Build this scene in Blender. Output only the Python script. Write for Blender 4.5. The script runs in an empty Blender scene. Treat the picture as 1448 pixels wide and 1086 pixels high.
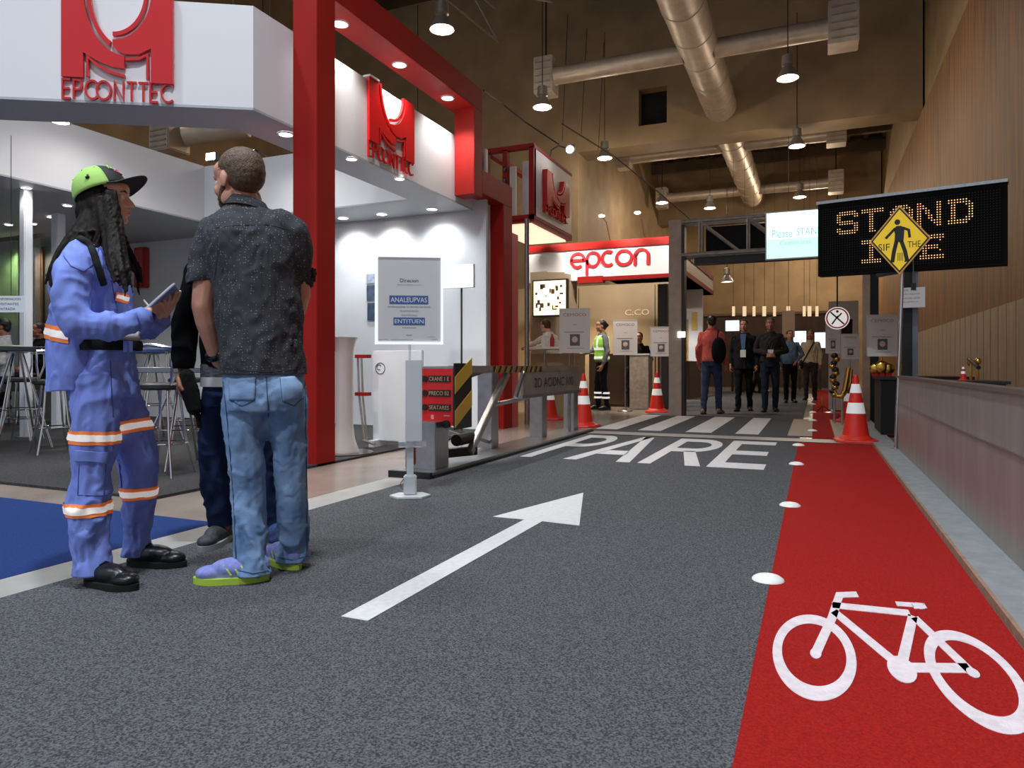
import bpy, bmesh, math, random
from math import sin, cos, pi, radians, sqrt, atan2
from mathutils import Vector, Matrix, Euler, noise
from mathutils.bvhtree import BVHTree
random.seed(7)
SC = bpy.context.scene
COL = SC.collection
# ---------------------------------------------------------------- camera model
F = 991.0; CX = 724.0; HY = 518.0; CH = .86
TH = math.atan(427 / 991.0); CT = cos(TH); ST = sin(TH)
def c2w(xc, zc, z): return Vector((xc * CT - zc * ST, xc * ST + zc * CT, z))
def at(px, py, Z): return c2w((px - CX) / F * Z, Z, CH - (py - HY) / F * Z)
def G(px, py, h=0.0): return at(px, py, (CH - h) * F / (py - HY))
def onX(px, py, X):
    k = (px - CX) / F
    return at(px, py, X / (k * CT - ST))
def onY(px, py, Y):
    k = (px - CX) / F
    return at(px, py, Y / (k * ST + CT))
cam = bpy.data.cameras.new('camera'); camo = bpy.data.objects.new('camera', cam); COL.objects.link(camo)
camo.location = (0, 0, CH); camo.rotation_euler = (pi / 2, 0, TH)
cam.sensor_width = 36; cam.lens = F / 1448 * 36; cam.shift_y = -25.0 / 1448; cam.clip_end = 200
SC.camera = camo
# ---------------------------------------------------------------- materials
def lin(c):
    return tuple((x / 255 / 12.92) if x / 255 <= .04045 else ((x / 255 + .055) / 1.055) ** 2.4 for x in c) + (1,)
MATS = {}
def mat(name, rgb=(200, 200, 200), rough=.5, metal=0, vary=0, vscale=8, bump=0, bscale=60, emit=0, ecol=None,
        trans=0, spec=.5, stretch=None, rgb2=None, coat=0, alpha=1, thr=None):
    if name in MATS: return MATS[name]
    m = bpy.data.materials.new(name); m.use_nodes = True
    nt = m.node_tree; N = nt.nodes; b = N['Principled BSDF']
    c = lin(rgb)
    b.inputs['Base Color'].default_value = c
    b.inputs['Roughness'].default_value = rough
    b.inputs['Metallic'].default_value = metal
    b.inputs['Specular IOR Level'].default_value = spec
    b.inputs['Coat Weight'].default_value = coat
    b.inputs['Transmission Weight'].default_value = trans
    b.inputs['Alpha'].default_value = alpha
    if emit:
        b.inputs['Emission Color'].default_value = lin(ecol or rgb)
        b.inputs['Emission Strength'].default_value = emit
    if vary or bump or rgb2:
        tc = N.new('ShaderNodeTexCoord'); mp = N.new('ShaderNodeMapping')
        nt.links.new(tc.outputs['Object'], mp.inputs['Vector'])
        if stretch: mp.inputs['Scale'].default_value = stretch
    if vary or rgb2:
        n = N.new('ShaderNodeTexNoise'); n.inputs['Scale'].default_value = vscale; n.inputs['Detail'].default_value = 5
        nt.links.new(mp.outputs['Vector'], n.inputs['Vector'])
        r = N.new('ShaderNodeValToRGB')
        e = r.color_ramp.elements
        lo, hi = thr or (.32, .68)
        e[0].position = lo; e[1].position = hi
        if rgb2:
            e[0].color = c; e[1].color = lin(rgb2)
        else:
            e[0].color = tuple(x * (1 - vary) for x in c[:3]) + (1,)
            e[1].color = tuple(min(1, x * (1 + vary)) for x in c[:3]) + (1,)
        nt.links.new(n.outputs['Fac'], r.inputs['Fac']); nt.links.new(r.outputs['Color'], b.inputs['Base Color'])
    if bump:
        n2 = N.new('ShaderNodeTexNoise'); n2.inputs['Scale'].default_value = bscale; n2.inputs['Detail'].default_value = 4
        nt.links.new(mp.outputs['Vector'], n2.inputs['Vector'])
        bp = N.new('ShaderNodeBump'); bp.inputs['Strength'].default_value = bump; bp.inputs['Distance'].default_value = .01
        nt.links.new(n2.outputs['Fac'], bp.inputs['Height']); nt.links.new(bp.outputs['Normal'], b.inputs['Normal'])
    MATS[name] = m
    return m
def emis(name, rgb, s): return mat(name, rgb, .5, emit=s)
M_white = mat('white_paint', (226, 226, 228), .45, bump=.02, bscale=30)
M_red = mat('red_paint', (150, 24, 18), .55, vary=.06, vscale=3, spec=.2)
M_redlogo = mat('red_acrylic', (200, 16, 22), .2, coat=.4)
M_redcarpet = mat('red_carpet', (160, 32, 29), .95, vary=.22, vscale=150, bump=.5, bscale=260, spec=.1)
M_carpet = mat('grey_loop_carpet', (62, 62, 63), .95, rgb2=(112, 113, 117), vscale=170, bump=.7, bscale=230, spec=.1, thr=(.38, .62))
M_blue = mat('blue_carpet', (36, 56, 108), .95, vary=.2, vscale=130, bump=.4, bscale=200, spec=.1)
M_dcarpet = mat('dark_booth_carpet', (64, 63, 64), .95, vary=.35, vscale=60, bump=.4, bscale=160, spec=.1)
M_tile = mat('polished_concrete', (142, 128, 118), .22, vary=.14, vscale=2.2, bump=.03, bscale=20)
M_strip = mat('pale_edge_strip', (158, 156, 152), .5, vary=.08, vscale=6)
M_paint = mat('road_marking_white', (214, 212, 212), .8, vary=.07, vscale=40, bump=.2, bscale=160)
M_bikepaint = mat('bike_marking_white', (226, 212, 216), .85, vary=.1, vscale=30, bump=.3, bscale=130)
M_chrome = mat('chrome', (205, 205, 208), .14, 1)
M_alu = mat('brushed_aluminium', (165, 165, 166), .34, 1, vary=.1, vscale=12, stretch=(1, 12, 1))
M_steel = mat('galvanised_steel', (168, 163, 157), .42, .7, vary=.14, vscale=9)
M_panel = mat('grey_steel_panel', (152, 147, 143), .4, .4, vary=.14, vscale=3, stretch=(1, 2.5, .5))
M_kerb = mat('kerb_concrete', (136, 140, 142), .75, vary=.12, vscale=14, bump=.2)
M_kerbside = mat('kerb_raw_edge', (148, 118, 98), .85, vary=.2, vscale=20)
M_wood = mat('board_formed_wall', (124, 88, 52), .65, vary=.38, vscale=2.6, stretch=(1, 3.2, .22), bump=.25, bscale=9)
M_tan = mat('tan_concrete', (150, 128, 98), .7, vary=.16, vscale=1.0, bump=.15, bscale=8)
M_ceil = mat('dark_roof', (86, 70, 54), .9, vary=.35, vscale=.9)
M_duct = mat('foil_duct', (190, 176, 160), .42, .25, vary=.15, vscale=3, bump=.35, bscale=6)
M_black = mat('black_plastic', (16, 16, 18), .4)
M_matt = mat('black_matt', (9, 9, 10), .85)
M_dk = mat('charcoal_metal', (52, 50, 48), .5, .4)
M_lit = emis('lamp_face', (255, 248, 238), 14)
M_litw = emis('hall_lamp_face', (255, 240, 220), 9)
M_tagglow = emis('tag_glow', (240, 250, 252), 1.6)
M_cone = mat('cone_orange_red', (214, 40, 26), .45, vary=.06, vscale=10)
M_conew = mat('cone_white_band', (240, 240, 238), .4, emit=.12, ecol=(255, 255, 255))
M_yellow = mat('warning_yellow', (214, 172, 60), .45)
M_signy = mat('traffic_yellow', (246, 206, 40), .4, emit=.18, ecol=(246, 206, 40))
M_acr = mat('clear_acrylic', (225, 232, 238), .06, trans=.75, spec=.6)
M_frost = mat('frosted_acrylic', (212, 216, 220), .3, trans=.25)
M_paper = mat('poster_paper', (222, 220, 218), .55)
M_ink = mat('print_dark', (52, 50, 54), .7)
M_inkg = mat('print_grey', (135, 134, 136), .7)
M_inkr = mat('print_red', (190, 60, 50), .7)
M_inkb = mat('print_blue', (58, 92, 150), .6)
M_gold = mat('polished_brass', (205, 158, 74), .2, 1)
M_booth = mat('booth_cream_wall', (176, 152, 118), .6, vary=.06, vscale=2)
# ---------------------------------------------------------------- object helpers
TI = {}      # root name -> inverse world matrix
def tag(o, label=None, cat=None, group=None, kind=None):
    if label: o['label'] = label
    if cat: o['category'] = cat
    if group: o['group'] = group
    if kind: o['kind'] = kind
    return o
def thing(name, label, cat, loc=(0, 0, 0), rz=0.0, group=None):
    o = bpy.data.objects.new(name, None); COL.objects.link(o); o.empty_display_size = .1
    o.location = loc; o.rotation_euler = (0, 0, rz)
    TI[o.name] = (Matrix.Translation(Vector(loc)) @ Matrix.Rotation(rz, 4, 'Z')).inverted()
    return tag(o, label, cat, group)
def root_of(o):
    while o.parent: o = o.parent
    return o
def link_mesh(name, me, mats, parent=None, world=True):
    if not isinstance(mats, (list, tuple)): mats = [mats]
    me.materials.clear()
    for m in mats: me.materials.append(m)
    o = bpy.data.objects.new(name, me); COL.objects.link(o)
    if parent is not None:
        o.parent = parent
        r = root_of(parent)
        if world: me.transform(TI.get(r.name, Matrix.Identity(4)))
    else:
        xs = [v.co for v in me.vertices]
        c = Vector(((min(v.x for v in xs) + max(v.x for v in xs)) / 2, (min(v.y for v in xs) + max(v.y for v in xs)) / 2, min(v.z for v in xs)))
        me.transform(Matrix.Translation(-c)); o.location = c
        TI[o.name] = Matrix.Translation(-c)
    return o
def copytree(o, parent=None, loc=None, rz=None):
    c = o.copy(); COL.objects.link(c)
    if parent is not None: c.parent = parent
    if loc is not None: c.location = loc
    if rz is not None: c.rotation_euler = (0, 0, rz)
    for ch in [x for x in bpy.data.objects if x.parent == o]: copytree(ch, c)
    return c
class MB:
    def __init__(s): s.v = []; s.f = []; s.m = []; s.T = Matrix.Identity(4)
    def add(s, vs, fs, mi=0):
        b = len(s.v)
        s.v += [s.T @ Vector(v) for v in vs]
        for f in fs: s.f.append([i + b for i in f]); s.m.append(mi)
        return s
    def box(s, x0, x1, y0, y1, z0, z1, mi=0):
        vs = [(x, y, z) for z in (z0, z1) for y in (y0, y1) for x in (x0, x1)]
        return s.add(vs, [(0, 2, 3, 1), (4, 5, 7, 6), (0, 1, 5, 4), (2, 6, 7, 3), (0, 4, 6, 2), (1, 3, 7, 5)], mi)
    def bar(s, a, b, w, h, mi=0, up=(0, 0, 1)):
        a = Vector(a); b = Vector(b); d = (b - a).normalized(); u = Vector(up)
        if abs(d.dot(u)) > .98: u = Vector((0, 1, 0))
        r = d.cross(u).normalized(); u = r.cross(d)
        vs = [p + r * i * w / 2 + u * j * h / 2 for p in (a, b) for (i, j) in ((-1, -1), (1, -1), (1, 1), (-1, 1))]
        return s.add(vs, [(3, 2, 1, 0), (4, 5, 6, 7), (0, 1, 5, 4), (1, 2, 6, 5), (2, 3, 7, 6), (3, 0, 4, 7)], mi)
    def tube(s, pts, r, n=10, mi=0, flat=1.0):
        pts = [Vector(p) for p in pts]; rs = r if isinstance(r, (list, tuple)) else [r] * len(pts)
        t0 = (pts[1] - pts[0]).normalized(); u = t0.orthogonal().normalized(); vs = []
        for i, p in enumerate(pts):
            t = ((pts[min(i + 1, len(pts) - 1)] - p).normalized() + (p - pts[max(i - 1, 0)]).normalized())
            t = t.normalized() if t.length > 1e-6 else t0
            u = (u - t * u.dot(t)).normalized(); w = t.cross(u)
            vs += [p + (u * cos(2 * pi * k / n) + w * sin(2 * pi * k / n) * flat) * rs[i] for k in range(n)]
        fs = [(i * n + k, i * n + (k + 1) % n, (i + 1) * n + (k + 1) % n, (i + 1) * n + k) for i in range(len(pts) - 1) for k in range(n)]
        fs += [tuple(range(n - 1, -1, -1)), tuple((len(pts) - 1) * n + k for k in range(n))]
        return s.add(vs, fs, mi)
    def lathe(s, prof, c=(0, 0, 0), n=24, mi=0, close=True, a0=0, sq=None):
        c = Vector(c); vs = []
        for r, z in prof:
            for k in range(n):
                a = a0 + 2 * pi * k / n
                vs.append(c + Vector((r * cos(a), r * sin(a), z)))
        fs = [(i * n + k, i * n + (k + 1) % n, (i + 1) * n + (k + 1) % n, (i + 1) * n + k) for i in range(len(prof) - 1) for k in range(n)]
        if close: fs += [tuple(range(n - 1, -1, -1)), tuple((len(prof) - 1) * n + k for k in range(n))]
        return s.add(vs, fs, mi)
    def ell(s, c, r, n=12, mi=0, rot=None):
        c = Vector(c); R = rot or Matrix.Identity(3); vs = []; m = n // 2 + 1
        for i in range(m + 1):
            p = pi * i / m
            for k in range(n):
                a = 2 * pi * k / n
                vs.append(c + R @ Vector((r[0] * sin(p) * cos(a), r[1] * sin(p) * sin(a), r[2] * cos(p))))
        fs = [(i * n + k, (i + 1) * n + k, (i + 1) * n + (k + 1) % n, i * n + (k + 1) % n) for i in range(m) for k in range(n)]
        return s.add(vs, fs, mi)
    def prism(s, poly, o, u, v, t, mi=0, n=None):
        o = Vector(o); u = Vector(u); v = Vector(v); nn = Vector(n) if n is not None else u.cross(v).normalized()
        k = len(poly)
        area = sum(poly[i][0] * poly[(i + 1) % k][1] - poly[(i + 1) % k][0] * poly[i][1] for i in range(k))
        if area < 0: poly = poly[::-1]
        a = [o + u * x + v * y for x, y in poly]
        vs = a + [p + nn * t for p in a]
        fs = [tuple(range(k - 1, -1, -1)), tuple(range(k, 2 * k))] + [(i, (i + 1) % k, k + (i + 1) % k, k + i) for i in range(k)]
        return s.add(vs, fs, mi)
    def mesh(s, name='m'):
        me = bpy.data.meshes.new(name); me.from_pydata([tuple(v) for v in s.v], [], s.f)
        me.polygons.foreach_set('material_index', s.m); me.update()
        return me
    def build(s, name, mats, parent=None, smooth=False, bevel=0, tri=False):
        me = s.mesh(name)
        bm = bmesh.new(); bm.from_mesh(me); bmesh.ops.remove_doubles(bm, verts=bm.verts, dist=1e-6)
        bmesh.ops.recalc_face_normals(bm, faces=bm.faces)
        if bevel: bmesh.ops.bevel(bm, geom=[e for e in bm.edges if e.calc_face_angle(0) > .6], offset=bevel, segments=2, affect='EDGES', clamp_overlap=True)
        bm.to_mesh(me); bm.free()
        if smooth:
            for p in me.polygons: p.use_smooth = True
            me.set_sharp_from_angle(angle=radians(38))
        return link_mesh(name, me, mats, parent)
def struct(mb, name, m, **k):
    o = mb.build(name, m, **k); o['kind'] = 'structure'; return o
# ribbons and lettering drawn from strokes
def ribbon(pts, w, closed=False):
    n = len(pts); L = []; R = []
    for i in range(n):
        p = Vector(pts[i])
        a = Vector(pts[i - 1]) if (i > 0 or closed) else None
        b = Vector(pts[(i + 1) % n]) if (i < n - 1 or closed) else None
        d1 = (p - a).normalized() if a is not None else None
        d2 = (b - p).normalized() if b is not None else None
        if d1 is None: d1 = d2
        if d2 is None: d2 = d1
        t = d1 + d2; t = t.normalized() if t.length > 1e-6 else d1
        nrm = Vector((-t.y, t.x)); k = min(1.6, 1 / max(.4, nrm.dot(Vector((-d1.y, d1.x)))))
        L.append(p + nrm * w / 2 * k); R.append(p - nrm * w / 2 * k)
    q = []
    for i in range(n if closed else n - 1):
        j = (i + 1) % n
        q.append([tuple(R[i]), tuple(R[j]), tuple(L[j]), tuple(L[i])])
    return q
def arc(cx, cy, rx, ry, a0, a1, n=18):
    return [(cx + rx * cos(radians(a0 + (a1 - a0) * i / n)), cy + ry * sin(radians(a0 + (a1 - a0) * i / n))) for i in range(n + 1)]
GL = {  # width, strokes (unit height)
 'E': (.55, [[(.5, 1), (.04, 1), (.04, 0), (.5, 0)], [(.04, .52), (.44, .52)]]),
 'P': (.58, [[(.05, 0), (.05, .98), (.3, .98)] + arc(.3, .73, .22, .25, 85, -90, 10) + [(.05, .48)]]),
 'C': (.8, [arc(.48, .5, .42, .48, 48, 312, 20)]),
 'O': (.95, [arc(.47, .5, .42, .48, 0, 360, 26)]),
 'N': (.68, [[(.06, 0), (.06, 1), (.6, 0), (.6, 1)]]),
 'T': (.6, [[(.02, .98), (.6, .98)], [(.31, .98), (.31, 0)]]),
}
def lettering(mb, s, h, w, o, u, v, t, gap=.08, mi=0, width=None, over=None):
    """stroke letters in the plane (o,u,v); returns total width"""
    tot = 0; pos = []
    for i, ch in enumerate(s):
        if over and i in over: tot += over[i]
        pos.append(tot); tot += GL[ch][0] + gap
    tot -= gap; sx = (width / (tot * h)) if width else 1
    u = Vector(u); v = Vector(v)
    for ch, x in zip(s, pos):
        for st_ in GL[ch][1]:
            for q in ribbon(st_, w):
                mb.prism([((a + x) * h * sx, b * h) for a, b in q], o, u, v, t, mi)
TXT = {}
def text_polys(s):
    if s in TXT: return TXT[s]
    cu = bpy.data.curves.new('t', 'FONT'); cu.body = s; cu.size = 1; cu.resolution_u = 3
    ob = bpy.data.objects.new('t', cu); COL.objects.link(ob)
    dg = bpy.context.evaluated_depsgraph_get(); me = bpy.data.meshes.new_from_object(ob.evaluated_get(dg))
    vs = [tuple(v.co[:2]) for v in me.vertices]; fs = [tuple(p.vertices) for p in me.polygons]
    bpy.data.objects.remove(ob); bpy.data.curves.remove(cu); bpy.data.meshes.remove(me)
    if vs:
        x0 = min(v[0] for v in vs); x1 = max(v[0] for v in vs); y0 = min(v[1] for v in vs); y1 = max(v[1] for v in vs)
        vs = [((x - x0) / (x1 - x0), (y - y0) / (y1 - y0)) for x, y in vs]
    TXT[s] = (vs, fs); return TXT[s]
def text(mb, s, o, u, v, mi=0):
    """text stretched over the rectangle o, o+u, o+v"""
    vs, fs = text_polys(s); o = Vector(o); u = Vector(u); v = Vector(v)
    mb.add([o + u * x + v * y for x, y in vs], fs, mi)
# ---------------------------------------------------------------- lights
def spot(loc, e, ang=110, r=.06, col=(1, .95, .88), blend=.6, aim=None):
    l = bpy.data.lights.new('lamp', 'SPOT'); l.energy = e; l.spot_size = radians(ang); l.spot_blend = blend
    l.shadow_soft_size = r; l.color = col
    o = bpy.data.objects.new('lamp_light', l); COL.objects.link(o); o.location = loc
    if aim is not None: o.rotation_euler = (Vector(aim) - Vector(loc)).to_track_quat('-Z', 'Y').to_euler()
    return o
def point(loc, e, r=.15, col=(1, .85, .65)):
    l = bpy.data.lights.new('lamp', 'POINT'); l.energy = e; l.shadow_soft_size = r; l.color = col
    o = bpy.data.objects.new('lamp_light', l); COL.objects.link(o); o.location = loc; return o
# ---------------------------------------------------------------- soft bodies
def capsule(mb, a, ra, b, rb, n=12):
    a = Vector(a); b = Vector(b); d = b - a; L = max(d.length, 1e-5); d.normalize()
    u = d.orthogonal().normalized(); w = d.cross(u); rings = []
    for i in range(5):
        t = pi / 2 * i / 4; rings.append((a - d * ra * cos(t), max(ra * sin(t), ra * .02)))
    for i in range(5):
        t = pi / 2 * i / 4; rings.append((b + d * rb * sin(t), max(rb * cos(t), rb * .02)))
    vs = [p + (u * cos(2 * pi * k / n) + w * sin(2 * pi * k / n)) * r for p, r in rings for k in range(n)]
    fs = [(i * n + k, i * n + (k + 1) % n, (i + 1) * n + (k + 1) % n, (i + 1) * n + k) for i in range(len(rings) - 1) for k in range(n)]
    fs += [tuple(range(n - 1, -1, -1)), tuple((len(rings) - 1) * n + k for k in range(n))]
    mb.add(vs, fs)
CS = [1.0]
def chain(mb, pts):
    """pts: [(point, radius), ...]"""
    for (a, ra), (b, rb) in zip(pts, pts[1:]): capsule(mb, a, ra * CS[0], b, rb * CS[0])
def loft(mb, rings, n=28):
    """rings: (cx, cy, z, rx, ry)"""
    vs = []
    for g in rings:
        cx, cy, z, rx, ry = g[:5]; kk = g[5] if len(g) > 5 else 0; nn_ = sqrt(1 + kk * kk)
        for k in range(n):
            a = rx * cos(2 * pi * k / n); b = ry * sin(2 * pi * k / n)
            vs.append((cx + (a + b * kk) / nn_, cy + (b - a * kk) / nn_, z))
    fs = [(i * n + k, i * n + (k + 1) % n, (i + 1) * n + (k + 1) % n, (i + 1) * n + k) for i in range(len(rings) - 1) for k in range(n)]
    fs += [tuple(range(n - 1, -1, -1)), tuple((len(rings) - 1) * n + k for k in range(n))]
    mb.add(vs, fs)
def remesh(mb, voxel, smooth=3, fac=.5):
    me = mb.mesh('tmp')
    bm = bmesh.new(); bm.from_mesh(me); bmesh.ops.recalc_face_normals(bm, faces=bm.faces); bm.to_mesh(me); bm.free()
    o = bpy.data.objects.new('tmp', me); COL.objects.link(o)
    md = o.modifiers.new('r', 'REMESH'); md.mode = 'VOXEL'; md.voxel_size = voxel; md.adaptivity = 0
    if smooth:
        sm = o.modifiers.new('s', 'SMOOTH'); sm.iterations = smooth; sm.factor = fac
    dg = bpy.context.evaluated_depsgraph_get(); r = bpy.data.meshes.new_from_object(o.evaluated_get(dg))
    bpy.data.objects.remove(o); bpy.data.meshes.remove(me)
    return r
def folds(me, amp, sc, seed=0, ridge=True, mask=None):
    for v in me.vertices: v.co  # touch
    nr = [v.normal.copy() for v in me.vertices]
    for v, n in zip(me.vertices, nr):
        p = Vector((v.co.x * sc[0] + seed, v.co.y * sc[1] + seed * 2.3, v.co.z * sc[2] - seed))
        q = noise.noise_vector(p * .6) * .9
        h = noise.noise(p + q)
        if ridge: h = (.52 - abs(h) * 2.6)
        a = amp * (mask(v.co) if mask else 1)
        v.co += n * h * a
    me.update()
def cut(me, co, no):
    """keep the side the normal points AWAY from; fill the hole"""
    bm = bmesh.new(); bm.from_mesh(me)
    r = bmesh.ops.bisect_plane(bm, geom=bm.verts[:] + bm.edges[:] + bm.faces[:], plane_co=co, plane_no=no, clear_outer=True)
    ed = [e for e in r['geom_cut'] if isinstance(e, bmesh.types.BMEdge)]
    if ed: bmesh.ops.edgeloop_fill(bm, edges=ed)
    bm.to_mesh(me); bm.free(); return me
def soft(me, name, m, parent):
    for p in me.polygons: p.use_smooth = True
    return link_mesh(name, me, m, parent, world=False)
def band(me, co, no, width, off, name, m, parent, test=None):
    """a strip of the surface between two planes, lifted off by off (local coordinates)"""
    no = Vector(no).normalized(); co = Vector(co)
    bm = bmesh.new(); bm.from_mesh(me)
    if test:
        bmesh.ops.delete(bm, geom=[f for f in bm.faces if not test(f.calc_center_median())], context='FACES')
    bmesh.ops.bisect_plane(bm, geom=bm.verts[:] + bm.edges[:] + bm.faces[:], plane_co=co + no * width / 2, plane_no=no, clear_outer=True)
    bmesh.ops.bisect_plane(bm, geom=bm.verts[:] + bm.edges[:] + bm.faces[:], plane_co=co - no * width / 2, plane_no=-no, clear_outer=True)
    bm.normal_update()
    for v in bm.verts: v.co += v.normal * off
    me2 = bpy.data.meshes.new(name); bm.to_mesh(me2); bm.free()
    return soft(me2, name, m, parent)
def hand(mb, wrist, fwd, nrm, side, curl=(.35, .5, .4), s=1.0, thumb=.5, spread=.12):
    f = Vector(fwd).normalized(); n = Vector(nrm); n = (n - f * n.dot(f)).normalized(); l = f.cross(n) * side; w = Vector(wrist)
    offs = (.029, .010, -.010, -.028); lens = (.072, .080, .074, .058)
    for i, (o, L) in enumerate(zip(offs, lens)):
        o *= s; L *= s
        kn = w + f * (.085 - .004 * abs(i - 1)) * s + l * o
        capsule(mb, w + l * o * .55 + f * .005, .015 * s, kn, .0115 * s)
        d = (f + l * spread * (1.2 - i * .8)).normalized(); ax = d.cross(n); p = kn; a = 0
        for j, fr in enumerate((.46, .3, .24)):
            a += curl[j] * (1 + .1 * i)
            q = p + (d * cos(a) + n * sin(a)) * L * fr
            capsule(mb, p, (.0098 - .001 * j) * s, q, (.0092 - .0012 * j) * s, 10); p = q
    capsule(mb, w + f * .012 * s, .02 * s, w + f * .045 * s + l * .004 * s, .021 * s)
    p = w + f * .022 * s + l * .02 * s
    q = p + (f * .55 + l * .75 + n * .35).normalized() * .042 * s
    r = q + (f * .85 + l * .35 + n * thumb).normalized() * .032 * s
    t = r + (f * .9 + n * (thumb + .2)).normalized() * .024 * s
    capsule(mb, p, .0145 * s, q, .0125 * s); capsule(mb, q, .0118 * s, r, .0105 * s); capsule(mb, r, .0105 * s, t, .0085 * s)
def head(mb, c, fwd, s=1.0, up=(0, 0, 1), ears=True, female=False):
    """head shapes around c; returns the 3x3 frame (right, forward, up)"""
    y = Vector(fwd).normalized(); z = Vector(up); x = y.cross(z).normalized(); z = x.cross(y)
    R = Matrix((x, y, z)).transposed(); c = Vector(c)
    P = lambda a, b, d: c + R @ Vector((a, b, d)) * s
    E = lambda p, r, n=16: mb.ell(P(*p), [q * s for q in r], n, rot=R)
    E((0, -.018, .032), (.075, .096, .084), 24); E((0, .018, -.015), (.063, .066, .088), 20)
    E((0, .040, -.070), (.044, .040, .036)); E((0, .066, -.094), (.019, .016, .015)); E((0, .03, .045), (.066, .062, .05), 20)
    for sx in (-1, 1):
        E((sx * .034, .056, -.028), (.026, .022, .028)); E((sx * .05, .01, -.065), (.016, .035, .03))
        capsule(mb, P(sx * .038, .073, .022), .009 * s, P(sx * .012, .079, .018), .009 * s)
        if ears: E((sx * .074, -.008, -.008), (.009, .018, .031), 12)
        E((sx * .012, .086, -.033), (.008, .009, .007), 8)
    capsule(mb, P(0, .078, .014), .008 * s, P(0, .104, -.028), .0105 * s)
    E((0, .082, -.053), (.021, .013, .0065), 10); E((0, .080, -.066), (.018, .013, .0075), 10)
    return P, R
def face_parts(P, R, s, parent, skin_dark, brow, local=True):
    for sx in (-1, 1):
        mb = MB(); mb.ell(P(sx * .031, .0690, .003), [.0115 * s] * 3, 10)
        mb.ell(P(sx * .031, .0755, .003), [.0064 * s] * 3, 8, mi=1)
        o = link_mesh('eye', mb.mesh(), [mat('eye_white', (225, 218, 212), .3), M_black], parent, world=False)
        mb = MB(); mb.tube([P(sx * .014, .0855, .024), P(sx * .032, .084, .029), P(sx * .047, .071, .024)], [.003 * s, .004 * s, .002 * s], 6)
        link_mesh('eyebrow', mb.mesh(), brow, parent, world=False)
    mb = MB(); mb.ell(P(0, .0895, -.0535), (.019 * s, .006 * s, .0045 * s), 10, rot=R); mb.ell(P(0, .0885, -.0635), (.017 * s, .006 * s, .005 * s), 10, rot=R)
    link_mesh('lips', mb.mesh(), skin_dark, parent, world=False)
EXPO = 0.47
# ================================================================ SETTING
WX = 3.2; LX = -8.35; BY = 25.8
struct(MB().box(-20, WX, -8, 48, -.2, 0), 'floor', M_tile)
struct(MB().box(WX, WX + .3, -8, 48, 0, 9.1), 'wall_right', M_wood)
struct(MB().box(WX + .06, WX + .3, -8, 48, 9.1, 16.5), 'wall_right_upper', M_tan)
struct(MB().box(-20, WX, 48, 48.3, 0, 13), 'wall_back', M_tan)
struct(MB().box(LX - .3, LX, BY + 1.2, 48, 0, 13), 'wall_left_far', M_tan)
struct(MB().box(-20, LX, BY, BY + 1.2, 0, 16.5), 'wall_left_cross', M_tan)
struct(MB().box(-20.3, -20, -8, BY + 1.2, 0, 16.5), 'wall_left', M_tan)
struct(MB().box(-20, WX + .3, -8, BY + 1.2, 16.3, 16.5).box(-20, WX + .3, BY + 1.2, 48, 12.8, 13), 'ceiling', M_ceil)
# concrete cross beams; the near one is pierced by a square opening
a = onY(903, 127, BY); b = onY(943, 173, BY)
m = MB()
m.box(LX, a.x, BY, BY + 1.2, 9.1, 16.3); m.box(b.x, WX, BY, BY + 1.2, 9.1, 16.3)
m.box(a.x, b.x, BY, BY + 1.2, 9.1, b.z); m.box(a.x, b.x, BY, BY + 1.2, a.z, 16.3)
struct(m, 'trim_beam_near', M_tan)
struct(MB().box(a.x, b.x, BY + .5, BY + .6, b.z, a.z), 'trim_beam_opening', M_matt)
struct(MB().box(LX, WX, 41, 42, 9.1, 12.8), 'trim_beam_far', M_tan)
m = MB()
for i in range(14):
    x = LX + .8 + i * .82; m.box(x, x + .18, 27, 41, 12.2, 12.6)
for y in (30, 33, 36, 39): m.box(LX, WX, y, y + .3, 11.6, 12.1)
struct(m, 'trim_roof_ribs', M_ceil)
# wall cladding: pale planks along the foot of the right wall, and a door
m = MB(); y = 2.0
while y < 30:
    if not (10.3 < y + .3 < 11.6): m.box(WX - .04, WX, y, y + .58, 0, 1.98)
    y += .62
struct(m, 'trim_wall_panels', mat('pale_wall_panel', (166, 150, 130), .5, vary=.14, vscale=3, stretch=(1, 3, .3)))
dr = tag(MB().box(WX - .05, WX, 10.35, 11.5, 0, 2.6).build('door_1', mat('tan_door', (150, 122, 88), .5, vary=.1, vscale=3)), kind='structure')
m = MB()
for y in (10.3, 10.92, 11.5): m.box(WX - .07, WX - .045, y, y + .025, 0, 2.62)
m.box(WX - .07, WX - .045, 10.3, 11.52, 2.6, 2.63)
m.build('door_frame', M_dk, dr)
MB().box(WX - .12, WX - .05, 10.85, 10.9, 1.0, 1.05).build('door_handle', M_alu, dr)
# floor coverings
struct(MB().box(-3.0, -2.75, -4, 8.9, 0, .004), 'trim_floor_strip', M_strip)
tag(MB().box(-2.75, -.16, -4, 25, .0, .008).build('road_carpet', M_carpet), 'long grey loop carpet laid like a road down the aisle', 'carpet')
tag(MB().box(-.16, .578, -4, 8.5, .0, .009).build('bike_lane_carpet', M_redcarpet), 'bright red cycle lane carpet beside the grey road carpet', 'carpet')
tag(MB().box(-.02, .578, 8.9, 27, .009, .012).build('runner_carpet', M_redcarpet), 'dark red runner carpet beyond the crossing, behind the right cones', 'carpet')
tag(MB().box(-9, -3.0, -4, 2.88, 0, .006).build('blue_carpet', M_blue), 'royal blue carpet corner at the left in front of the booth', 'carpet')
tag(MB().box(-11, -3.9, 3.22, 8.41, 0, .02).build('booth_carpet', M_dcarpet), 'dark grey booth floor carpet under the bar tables', 'carpet')
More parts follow.
